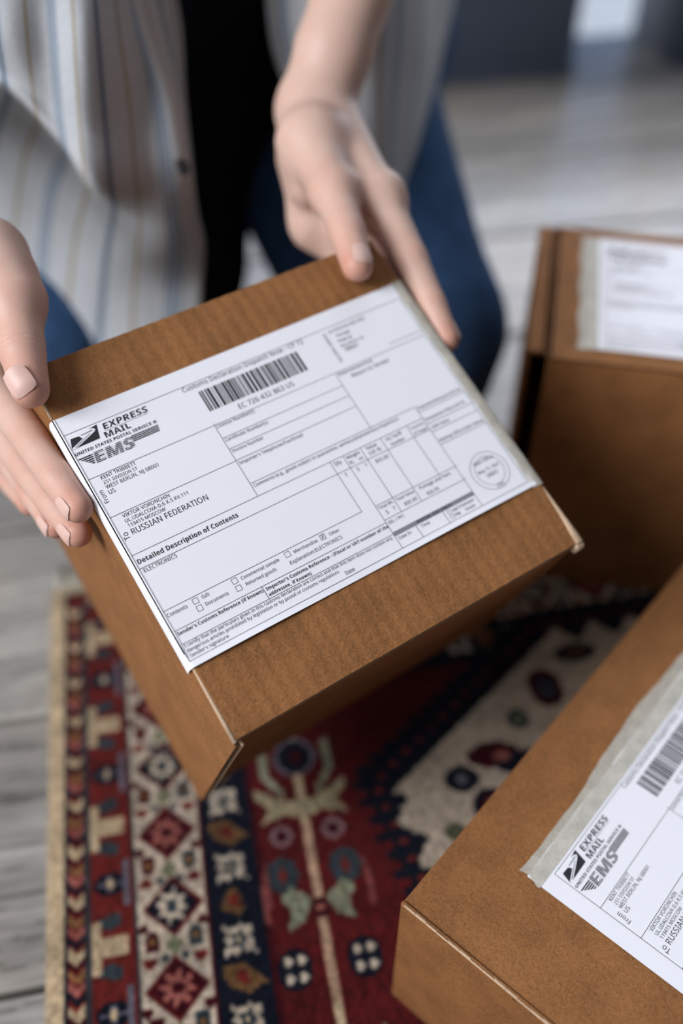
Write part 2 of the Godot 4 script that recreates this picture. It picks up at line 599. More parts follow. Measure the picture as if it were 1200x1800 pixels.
func build_rug() -> void:
	rug_im = Image.create(RW / 2, RH / 2, false, Image.FORMAT_RGB8)
	rrect(0, 0, RW, RH, CREAM)
	var bands := [[11, NAVY], [14, BRICK], [24, SLATE], [27, BRICK], [53, SLATE], [56, IVORY], [98, MAROON], [100, NAVY], [131, MAROON], [135, RED]]
	for b in bands:
		rrect(b[0], b[0], RW - b[0], RH - b[0], b[1])
	for side in 4:
		var L := RH if side % 2 == 0 else RW
		# slanting ribbons in the outer guard
		var s := 26.0
		while s < L - 26.0:
			for q in [[0.0, 7.0, CREAM], [7.0, 4.0, MAROON], [13.0, 5.0, OCHRE], [20.0, 5.0, PINK], [26.0, 4.0, NAVY]]:
				bpoly(side, [Vector2(14, s + q[0]), Vector2(19, s + q[0] + 5), Vector2(24, s + q[0]), Vector2(24, s + q[0] + q[1]), Vector2(19, s + q[0] + q[1] + 5), Vector2(14, s + q[0] + q[1])], q[2])
			s += 33.0
		# red guard: cream crosses, dark leaves and small flowers
		s = 60.0
		var n := 0
		while s < L - 60.0:
			bpoly(side, [Vector2(28, s - 16), Vector2(33, s - 16), Vector2(33, s - 5), Vector2(50, s - 6), Vector2(50, s + 6), Vector2(33, s + 5), Vector2(33, s + 16), Vector2(28, s + 16)], CREAM)
			bpoly(side, [Vector2(32, s - 18), Vector2(45, s - 20), Vector2(47, s - 12), Vector2(36, s - 10)], TEAL)
			bpoly(side, [Vector2(32, s + 18), Vector2(45, s + 20), Vector2(47, s + 12), Vector2(36, s + 10)], TEAL)
			bpoly(side, off(ngon(40, s + 39.0, 11, 8, 8)), NAVY)
			bpoly(side, off(star(40, s + 39.0, 9, 3, 4)), SKYB)
			bpoly(side, off(ngon(40, s + 39.0, 2.5, 2.5, 6)), CREAM)
			bpoly(side, [Vector2(47, s + 24), Vector2(52, s + 24), Vector2(52, s + 54), Vector2(47, s + 54)], SKYB)
			s += 78.0
		# ivory band: diamonds, alternately navy and wine, with leaf scrolls between
		s = 80.0
		n = 0
		while s < L - 80.0:
			var c1 := NAVY if n % 2 == 0 else MAROON
			var c2 := IVORY if n % 2 == 0 else PINK
			bpoly(side, [Vector2(58, s), Vector2(77, s - 19), Vector2(96, s), Vector2(77, s + 19)], RED)
			bpoly(side, [Vector2(61, s), Vector2(77, s - 16), Vector2(93, s), Vector2(77, s + 16)], c1)
			bpoly(side, off(star(77, s, 12, 7.0, 8, 0.2)), c2)
			bpoly(side, off(ngon(77, s, 4, 4, 6)), TEAL if n % 2 == 0 else MAROON)
			for e in [-1.0, 1.0]:
				var m: float = s + 24.5
				bpoly(side, off(ngon(77 + e * 13, m - 4, 5, 6, 8)), TEAL if e > 0 else MAROON)
				bpoly(side, off(ngon(77 + e * 13, m - 4, 2, 2.5, 6)), OCHRE)
				bpoly(side, off(ngon(77 + e * 15, m + 8, 4, 3.5, 8)), BRICK)
				bpoly(side, off(ngon(77 + e * 18, m - 13, 3, 3, 6)), MAROON)
				bpoly(side, off(ngon(77 + e * 6, m + 7, 2.6, 3, 6)), TEAL)
				bpoly(side, [Vector2(77, m - 6), Vector2(77 + e * 6, m), Vector2(77, m + 6)], SAGE)
			s += 49.0
			n += 1
		# navy band: ivory stars and rust leaves in turn
		s = 120.0
		n = 0
		while s < L - 120.0:
			if n % 2 == 0:
				bpoly(side, off(star(115.5, s, 14, 5.5, 4, 0.785)), IVORY)
				bpoly(side, off(star(115.5, s, 11, 7.0, 8, 0.2)), IVORY)
				bpoly(side, off(star(115.5, s, 6, 3, 5)), TEAL)
				bpoly(side, off(ngon(115.5, s, 1.6, 1.6, 6)), CREAM)
			else:
				var k := 4.0 if n % 4 == 1 else -4.0
				bpoly(side, [Vector2(107 - k, s - 8), Vector2(118, s - 9), Vector2(125 + k, s + 4), Vector2(118, s + 9), Vector2(106, s + 3)], OCHRE.darkened(0.2))
				bpoly(side, [Vector2(111, s - 4), Vector2(117, s - 4), Vector2(120, s + 3), Vector2(114, s + 3)], BRICK)
			s += 23.0
			n += 1
	# red field: flowering stems
	for col in 5:
		var cx := 167.0 + 172.0 * col
		var y := 160.0
		while y < RH - 200.0:
			rpoly(PackedVector2Array([Vector2(cx - 3, y), Vector2(cx + 3, y), Vector2(cx + 3, y + 78), Vector2(cx - 3, y + 78)]), CREAM)
			rpoly(ngon(cx, y + 28, 15, 15, 10), SKYB)
			rpoly(ngon(cx, y + 28, 12, 12, 10), NAVY)
			rpoly(star(cx, y + 28, 8, 3, 5), MAROON)
			for e in [-1.0, 1.0]:
				rpoly(PackedVector2Array([Vector2(cx + e * 20, y + 18), Vector2(cx + e * 25, y + 16), Vector2(cx + e * 24, y + 42), Vector2(cx + e * 12, y + 58), Vector2(cx + e * 10, y + 54), Vector2(cx + e * 19, y + 40)]), SAGE.lightened(0.15))
				rpoly(PackedVector2Array([Vector2(cx, y + 62), Vector2(cx + e * 14, y + 58), Vector2(cx + e * 30, y + 48), Vector2(cx + e * 32, y + 54), Vector2(cx + e * 22, y + 64), Vector2(cx + e * 30, y + 74), Vector2(cx + e * 12, y + 70), Vector2(cx, y + 74)]), CREAM.lerp(SAGE, 0.4))
				rpoly(ngon(cx + e * 17, y + 84, 8, 8, 8), SKYB.lerp(PINK, 0.4))
				rpoly(ngon(cx + e * 17, y + 84, 4, 4, 6), MAROON)
				rpoly(ngon(cx + e * 20, y + 110, 11, 12, 8), TEAL)
				rpoly(star(cx + e * 20, y + 110, 6, 2, 4), BRICK)
				rpoly(PackedVector2Array([Vector2(cx + e * 4, y + 128), Vector2(cx + e * 16, y + 118), Vector2(cx + e * 24, y + 124), Vector2(cx + e * 18, y + 134), Vector2(cx + e * 22, y + 146), Vector2(cx + e * 10, y + 140)]), SAGE.lightened(0.12))
				rpoly(ngon(cx + e * 21, y + 168, 11, 13, 8), NAVY)
				for q in [[-4, -5], [4, -5], [-4, 5], [4, 5]]:
					rpoly(ngon(cx + e * 21 + q[0], y + 168 + q[1], 3, 3.5, 6), IVORY)
				rpoly(PackedVector2Array([Vector2(cx + e * 30, y + 100), Vector2(cx + e * 36, y + 120), Vector2(cx + e * 33, y + 146), Vector2(cx + e * 30, y + 130)]), BRICK.lightened(0.15))
			rpoly(PackedVector2Array([Vector2(cx - 3, y + 78), Vector2(cx + 3, y + 78), Vector2(cx + 3, y + 190), Vector2(cx - 3, y + 190)]), CREAM.lerp(PINK, 0.25))
			rpoly(ngon(cx, y + 134, 6, 6, 8), MAROON)
			rpoly(ngon(cx, y + 134, 3, 3, 6), PINK)
			y += 190.0
	# ivory medallion with stepped navy edging and figures
	var med := PackedVector2Array([Vector2(228, 226), Vector2(372, 122), Vector2(648, 122), Vector2(792, 226), Vector2(700, 640), Vector2(510, 860), Vector2(320, 640)])
	var big := PackedVector2Array()
	var cen := Vector2(510, 440)
	for p in med: big.append(cen + (p - cen) * 1.07)
	rpoly(big, NAVY)
	for k in med.size():
		var a: Vector2 = big[k]
		var b: Vector2 = big[(k + 1) % med.size()]
		var cnt := int(a.distance_to(b) / 13.0)
		for q in cnt:
			var c := a.lerp(b, (q + 0.5) / cnt)
			rpoly(ngon(c.x, c.y, 9, 4.5, 6, 0.5), NAVY)
			rpoly(ngon(lerpf(c.x, cen.x, 0.03), lerpf(c.y, cen.y, 0.03), 4, 2.2, 6, 0.5), BRICK)
	rpoly(med, IVORY)
	for k in med.size():
		var a: Vector2 = med[k]
		var b: Vector2 = med[(k + 1) % med.size()]
		if k == 0 or k == 2: continue
		var cnt := int(a.distance_to(b) / 15.0)
		for q in cnt:
			var c := a.lerp(b, (q + 0.5) / cnt)
			rpoly(ngon(c.x, c.y, 7, 6, 6), IVORY if q % 2 == 0 else NAVY)
	for sx in [1.0, -1.0]:
		var at := func(x: float, y: float): return Vector2(510 + sx * (x - 510), y)
		var blob := func(x: float, y: float, rx: float, ry: float, n: int, c: Color):
			var v: Vector2 = at.call(x, y)
			rpoly(ngon(v.x, v.y, rx, ry, n, 0.4), c)
		for q in [[388, 140, 17, 8, NAVY], [388, 140, 9, 3, OCHRE], [356, 166, 14, 17, MAROON], [356, 166, 8, 10, NAVY.lightened(0.15)], [328, 188, 9, 9, TEAL], [328, 188, 4, 4, SAGE],
				[372, 200, 12, 9, MAROON], [302, 212, 20, 10, MAROON], [318, 220, 18, 9, NAVY], [308, 214, 6, 5, PINK], [276, 226, 12, 10, NAVY], [276, 226, 5, 4, SKYB],
				[290, 252, 14, 17, NAVY], [290, 252, 9, 12, MAROON], [290, 252, 4, 8, PINK], [262, 262, 8, 6, SAGE.darkened(0.3)], [268, 282, 17, 4, MAROON], [272, 296, 17, 4, MAROON], [300, 300, 9, 9, TEAL],
				[400, 240, 22, 22, RED], [400, 240, 15, 15, NAVY], [400, 240, 7, 7, IVORY], [340, 330, 18, 24, TEAL], [340, 330, 9, 13, OCHRE], [430, 330, 20, 16, MAROON], [370, 430, 16, 22, NAVY], [450, 450, 24, 24, BRICK], [450, 450, 12, 12, IVORY], [400, 560, 18, 18, TEAL]]:
			blob.call(q[0], q[1], q[2], q[3], 8, q[4])
	# dye varies from knot to knot
	var nz := noise(0.9, 77, 1)
	var ab := noise(0.02, 78, 2)
	var px := rug_im.get_data()
	var k3 := 0
	for y in RH / 2:
		for x in RW / 2:
			var v := 1.0 + 0.2 * nz.get_noise_2d(x * 2.0, y * 2.0) + 0.12 * ab.get_noise_2d(x * 0.8, y * 4.0)
			for ch in 3: px[k3 + ch] = clampi(int(px[k3 + ch] * v), 0, 255)
			k3 += 3
	var im := Image.create_from_data(RW / 2, RH / 2, false, Image.FORMAT_RGB8, px)
	im.resize(RW, RH, Image.INTERPOLATE_CUBIC)
	im.generate_mipmaps()
	var m := mat(Color(0.80, 0.78, 0.78), 0.95, ImageTexture.create_from_image(im))
	m.metallic_specular = 0.1
	m.rim_enabled = true
	m.rim = 0.3
	m.rim_tint = 0.6
	m.normal_enabled = true
	m.normal_texture = noise_normal(0.25, 79, 6.0)
	m.normal_scale = 0.2
	var o := rbase("rug", Vector3(-0.132 + RW * 0.0005, 0.0, -0.545 + RH * 0.0005), "red, navy and ivory oriental pile rug with patterned borders under the parcels", "rug")
	var hx := RW * 0.0005
	var hz := RH * 0.0005
	var pn := noise(6.0, 81, 2)
	var g := []
	var uvs := []
	for j in 161:
		var row := []
		var ur := []
		for i in 121:
			var fx := i / 120.0
			var fz := j / 160.0
			var e: float = min(min(fx, 1.0 - fx) * RW, min(fz, 1.0 - fz) * RH)
			var y := 0.0105 * (1.0 - 0.55 * exp(-e / 3.0)) + 0.0004 * pn.get_noise_2d(fx * 1.0, fz * 1.4)
			row.append(Vector3(-hx + fx * 2.0 * hx, y, -hz + fz * 2.0 * hz))
			ur.append(Vector2(fx, fz))
		g.append(row)
		uvs.append(ur)
	var pile := put(sheet(g, 0.0095, uvs), "pile", m, o)
	# fringe of ivory warp ends at the far end and the near end
	var st := stool()
	for e in [-1.0, 1.0]:
		for k in 340:
			var x := -hx + 0.004 + (2.0 * hx - 0.008) * k / 339.0
			var z0: float = e * (hz - 0.002)
			var dx := rng.randf_range(-0.004, 0.004)
			tube(st, [Vector3(x, 0.005, z0), Vector3(x + dx * 0.5, 0.003, z0 + e * 0.014), Vector3(x + dx, 0.0016, z0 + e * 0.03)], [0.0012, 0.0012, 0.0008], 5)
	var fr := put(done(st), "fringe", M.fringe, o)
	fr.set_meta("kind", "stuff")
	fr.set_meta("label", "ivory warp fringe along the rug's ends")

# ------------------------------------------------------------------ parcels
var fonts := {}

func font(bold: bool, fam := "Droid Sans") -> Font:
	var key := fam + str(bold)
	if not fonts.has(key):
		var f := SystemFont.new()
		f.font_names = PackedStringArray([fam])
		f.font_weight = 700 if bold else 400
		fonts[key] = f
	return fonts[key]

func build_parcels() -> void:
	# the parcel held in the hands
	var W := 0.212
	var D := 0.2097
	var H := 0.1719
	var e1 := Vector3(0.82596, 0.01234, -0.5636)
	var n := Vector3(0.21514, 0.91719, 0.33537)
	var e2 := Vector3(0.52107, -0.39825, 0.75491)
	var corner := Vector3(-0.1575, 0.31499, -0.3936)
	var at := corner + e1 * W * 0.5 + e2 * D * 0.5 - n * H
	var a := base("parcel_box", Transform3D(Basis(e1, n, e2).orthonormalized(), at), "tilted cardboard parcel with a customs label, held in both hands", "box", "shipping parcels")
	carton(a, W, D, H, 0.00011, 0.0, true)
	label(a, Vector3(-W / 2, H, -D / 2), true, 0.0014)
	# tape over the label's right edge, bent down over the side
	var g := []
	for j in 24:
		var v := 0.0305 + 0.1425 * j / 23.0
		var row := []
		for i in 15:
			var s := -0.0068 + 0.026 * i / 14.0
			var jag := 0.0003 * sin(j * 2.3) + 0.0002 * sin(j * 5.1)
			var p := Vector3(W / 2 + s + jag, H + 0.0007, -D / 2 + v)
			if s > -0.001:
				var r := 0.0034
				var an: float = min((s + 0.001) / r, PI / 2)
				p = Vector3(W / 2 - 0.0022 + r * sin(an), H - 0.0027 + r * cos(an) - maxf(0.0, s + 0.001 - r * PI / 2), -D / 2 + v)
			row.append(p)
		g.append(row)
	put(sheet(g, 0.00015), "tape_strip", M.tape, a).set_meta("label", "cream paper tape holding the label's edge")
	# the near parcel on the rug
	W = 0.33
	D = 0.27
	H = 0.1255
	var bx := Vector3(0.655, 0, -0.756).normalized()
	var bz := Vector3(-bx.z, 0, bx.x)
	corner = Vector3(0.02874, 0.0105, -0.20277)
	var b := base("parcel_box", Transform3D(Basis(bx, Vector3.UP, bz), corner + bx * W * 0.5 + bz * D * 0.5), "low cardboard parcel on the rug with a label taped along its edge", "box", "shipping parcels")
	carton(b, W, D, H, 0.00004, 0.0012, false)
	var lo := Vector3(-W / 2 + 0.0627 - 0.0007, H - 0.0012, -D / 2 + 0.0491 - 0.041)
	label(b, lo, false, 0.0005)
	tape_band(b, lo, Vector2(-9.5, 27.0), Vector2(215.0, 24.0), Vector2(-9.5, 39.4), Vector2(215.0, 39.4), true)
	# the parcel behind
	W = 0.30
	D = 0.167
	H = 0.2145
	bx = Vector3(0.982, 0, 0.19).normalized()
	bz = Vector3(-bx.z, 0, bx.x)
	corner = Vector3(0.121, 0.0105, -0.5284) - bz * D
	var c := base("parcel_box", Transform3D(Basis(bx, Vector3.UP, bz), corner + bx * W * 0.5 + bz * D * 0.5), "tall cardboard parcel standing on the rug's edge beside the knee", "box", "shipping parcels")
	carton(c, W, D, H, 0.00004, 0.0, false, 0.014)
	lo = Vector3(-W / 2 + 0.0490, H, D / 2 - 0.0135 - 0.172)
	label(c, lo, false, 0.0003)
	tape_band(c, lo, Vector2(-17.0, 30.0), Vector2(-4.0, 30.0), Vector2(-16.5, 173.5), Vector2(-3.5, 173.5), false)

# parts of a folded carton; local origin in the middle of the bottom
func carton(o: Node3D, W: float, D: float, H: float, flute: float, sunk: float, held: bool, lip := 0.0) -> void:
	var th := 0.003
	var x0 := -W / 2
	var z0 := -D / 2
	# top flap: ripples of the corrugation show through the liner; folded edges run over into the sides
	var r := 0.0022
	var g := []
	var nx := 220 if flute > 0.00005 else 90
	var nz := noise(9.0, 4 + int(H * 1000), 3)
	var ins := 0.0014 if sunk > 0.0 else 0.0
	for j in 41:
		var z := z0 + ins + (D - ins) * j / 40.0
		var row := []
		for i in nx + 9:
			var p: Vector3
			if i < 4 and sunk == 0.0:
				var an := PI / 2 * (1.0 - i / 4.0)
				p = Vector3(x0 + r - r * sin(an), H - r + r * cos(an), z)
			elif i > nx + 4 and sunk == 0.0:
				var an := PI / 2 * (i - nx - 4) / 4.0
				p = Vector3(-x0 - r + r * sin(an), H - r + r * cos(an), z)
			else:
				var rr := r if sunk == 0.0 else ins
				var x := x0 + rr + (W - 2.0 * rr) * clampf((i - 4.0) / nx, 0.0, 1.0)
				var y := H - sunk + flute * sin(TAU * x / 0.0078) + 0.00025 * nz.get_noise_2d(x, z)
				if held:
					y += 0.00016 * nz.get_noise_2d(x * 5.0, z * 2.5 + 5.0)
				else:
					y -= 0.0007 * exp(-pow((x - x0 - 0.10) / 0.0016, 2)) if sunk > 0.0 and z > z0 + 0.17 else 0.0
					y -= 0.0005 * exp(-pow((z - z0 - 0.15) / 0.0018, 2)) if sunk > 0.0 else 0.0
				p = Vector3(x, y, z)
				if i == 4 or i == nx + 4: p.y = H - sunk
			if lip > 0.0: p.x = maxf(p.x, x0 + lip)
			row.append(p)
		g.append(row)
	put(sheet(g, 0.0024), "top_panel", M.card, o)
	if lip > 0.0:                  # the side flap lies beside the lid with a slot between, and stops short of the front
		put(box_mesh(Vector3(x0, H - 0.004, z0), Vector3(x0 + lip - 0.0035, H - 0.0006, -z0 - 0.006), 0.0008), "side_flap", M.card, o)
	# front cut edge of the top flap: pale liner edges with the fluted core between
	if held:
		var fl := stool()
		bevel_box(fl, Vector3(x0 + r, H - 0.0029, -z0 - 0.0002), Vector3(-x0 - r, H - 0.0023, -z0 + 0.0004), 0.0001)
		put(done(fl), "top_panel_cut_edge", M.card_raw, o)
	var top := H - (0.0026 if sunk == 0.0 else 0.0)
	if held:
		# left panel: outer liner, fluting and inner liner, open at the front cut
		var cut := -z0 + 0.0026
		put(box_mesh(Vector3(x0, 0, z0), Vector3(x0 + 0.0006, top, cut), 0.0002), "left_panel", M.card, o)
		var f := []
		for j in 181:
			var y := 0.002 + (top - 0.004) * j / 180.0
			var row := []
			for i in 2: row.append(Vector3(x0 + 0.0019 + 0.0012 * sin(TAU * y / 0.0074), y, lerpf(z0 + 0.003, cut - 0.0002, i)))
			f.append(row)
		var wave := put(sheet(f, 0.0004), "fluting", M.card_raw, o)
		wave.set_meta("label", "wavy corrugated core at the open cut edge")
		put(box_mesh(Vector3(x0 + 0.0032, 0, z0), Vector3(x0 + 0.0044, top, cut + 0.0010), 0.0004), "left_panel_liner", M.card_raw, o)
		# worn pale fold between top and left panel
		var cs := stool()
		tube(cs, [Vector3(x0 + 0.00085, H - 0.00085, -z0 - 0.040), Vector3(x0 + 0.0008, H - 0.0008, -z0 - 0.02), Vector3(x0 + 0.0008, H - 0.0008, -z0 + 0.001)], [0.00055, 0.00095, 0.00125], 10)
		put(done(cs, true), "worn_fold", M.card_raw, o)
		cs = stool()
		tube(cs, [Vector3(x0 + 0.0008, H - 0.0008, z0), Vector3(x0 + 0.0008, H - 0.0008, z0 + 0.030)], [0.0009, 0.0009], 10)
		put(done(cs, true), "worn_fold", M.card_raw, o)
		var cr_ := stool()
		tube(cr_, [Vector3(-x0 - 0.0016, H - 0.0014, -z0 - 0.036), Vector3(-x0 - 0.002, H - 0.0013, -z0 - 0.012), Vector3(-x0 - 0.0024, H - 0.0014, -z0 + 0.0005)], [0.0012, 0.0022, 0.0030], 12)
		bevel_box(cr_, Vector3(-x0 - 0.0058, H - 0.0080, -z0 - 0.001), Vector3(-x0 + 0.0006, H - 0.0004, -z0 + 0.0034), 0.0014)
		put(done(cr_), "worn_corner", M.card_raw, o)
	else:
		put(box_mesh(Vector3(x0, 0, z0), Vector3(x0 + th, top - (0.002 if lip > 0.0 else 0.0), -z0 - (0.012 if lip > 0.0 else 0.0)), 0.0008), "left_panel", M.card, o)
		if sunk > 0.0:             # pale cut edge standing proud of the lid
			var e := stool()
			var nn := 40
			for k in nn:
				var za := z0 + 0.002 + (D - 0.004) * k / nn
				var zb := z0 + 0.002 + (D - 0.004) * (k + 1) / nn
				bevel_box(e, Vector3(x0 + 0.0001, H - 0.0006, za), Vector3(x0 + 0.0012 + 0.0003 * sin(k * 1.7), H + 0.0003, zb + 0.0002), 0.0003)
			put(done(e), "cut_edge", M.card_raw, o)
	var rec := 0.0022 if held else 0.0
	put(box_mesh(Vector3(x0 + (0.0044 if held else maxf(th, lip)), 0.001, -z0 - th - rec), Vector3(-x0 - th, H - 0.0025 - sunk, -z0 - rec), 0.0008), "front_panel", M.card, o)
	put(box_mesh(Vector3(x0 + (0.0044 if held else th), 0.001, z0), Vector3(-x0 - th, H - 0.0025 - (0.0 if sunk == 0.0 else 0.0), z0 + th), 0.0008), "back_panel", M.card, o)
	put(box_mesh(Vector3(-x0 - th, 0.0, z0), Vector3(-x0, H - 0.0024, -z0), 0.0012), "right_panel", M.card, o)
	put(box_mesh(Vector3(x0 + 0.0044, 0.0, z0 + th), Vector3(-x0 - th, 0.003, -z0 - th - rec), 0.0004), "bottom_panel", M.card, o)

# ---- the printed customs form; u to the right and v down in millimetres
var lab_o: Vector3
var lab_lift: float

func lp(u: float, v: float, up := 0.0) -> Vector3:
	var y := 0.00045 + up + lab_lift * exp(-(172.0 - v) / 5.0) * (0.6 + 0.4 * sin(u * 0.05))
	if u < -0.2 and lab_wrap:
		var s := (-0.2 - u) / 1000.0
		var r := 0.0030
		var an: float = min(s / r, PI / 2)
		return lab_o + Vector3(0.0018 - 0.0002 - r * sin(an), -0.0026 + r * cos(an) + 0.00025 - maxf(0.0, s - r * PI / 2), v / 1000.0)
	return lab_o + Vector3(u / 1000.0, y, v / 1000.0)

var lab_wrap := false

func lrect(st: SurfaceTool, u0: float, v0: float, u1: float, v1: float, up := 0.00009) -> void:
	var n := maxi(1, int((u1 - u0) / 20.0))
	var m := maxi(1, int((v1 - v0) / 3.0))
	for j in m:
		for i in n:
			var a := lerpf(u0, u1, float(i) / n)
			var b := lerpf(u0, u1, float(i + 1) / n)
			var c := lerpf(v0, v1, float(j) / m)
			var d := lerpf(v0, v1, float(j + 1) / m)
			quad(st, lp(a, c, up), lp(b, c, up), lp(b, d, up), lp(a, d, up))

func lpoly(st: SurfaceTool, pts: Array, up: float) -> void:
	var p := PackedVector2Array(pts)
	var tri := Geometry2D.triangulate_polygon(p)
	for k in range(0, tri.size(), 3):
		var a := p[tri[k]]
		var b := p[tri[k + 1]]
		var c := p[tri[k + 2]]
		var t := [a, b, c] if (b - a).cross(c - a) > 0.0 else [a, c, b]
		for q in t:
			st.set_uv(Vector2.ZERO)
			st.add_vertex(lp(q.x, q.y, up))

# width in millimetres fixes the size; up_dir turns the line a quarter so that it reads upwards
func ltext(st: SurfaceTool, s: String, u: float, v: float, width: float, bold := false, upward := false, squash := 1.0, slant := 0.0, fam := "Droid Sans") -> void:
	var tm := TextMesh.new()
	tm.font = font(bold, fam)
	tm.font_size = 96
	tm.pixel_size = 0.01
	tm.depth = 0.0
	tm.text = s
	tm.horizontal_alignment = HORIZONTAL_ALIGNMENT_LEFT
	tm.vertical_alignment = VERTICAL_ALIGNMENT_BOTTOM
	tm.curve_step = 1.5
	var arr := tm.get_mesh_arrays()
	var p: PackedVector3Array = arr[Mesh.ARRAY_VERTEX]
	if p.is_empty(): return
	var ref := TextMesh.new()     # the foot of an H marks the baseline
	ref.font = tm.font
	ref.font_size = 96
	ref.pixel_size = 0.01
	ref.depth = 0.0
	ref.text = "H"
	ref.horizontal_alignment = HORIZONTAL_ALIGNMENT_LEFT
	ref.vertical_alignment = VERTICAL_ALIGNMENT_BOTTOM
	var by := 1e9
	for q in ref.get_mesh_arrays()[Mesh.ARRAY_VERTEX]: by = minf(by, q.y)
	var x0 := 1e9
	var x1 := -1e9
	for q in p:
		x0 = minf(x0, q.x)
		x1 = maxf(x1, q.x)
	var k := width / maxf(x1 - x0, 1e-6)
	var idx: PackedInt32Array = arr[Mesh.ARRAY_INDEX]
	var seq := idx if idx.size() > 0 else PackedInt32Array(range(p.size()))
	for t in range(0, seq.size(), 3):
		var tri := []
		for e in 3:
			var q := p[seq[t + e]]
			var x := (q.x - x0) * k
			var y := (q.y - by) * k * squash
			x += y * slant
			tri.append(Vector2(u - y, v - x) if upward else Vector2(u + x, v - y))
		if (tri[1] - tri[0]).cross(tri[2] - tri[0]) < 0.0: tri.reverse()
		for q in tri:
			st.set_uv(Vector2.ZERO)
			st.add_vertex(lp(q.x, q.y, 0.00012))

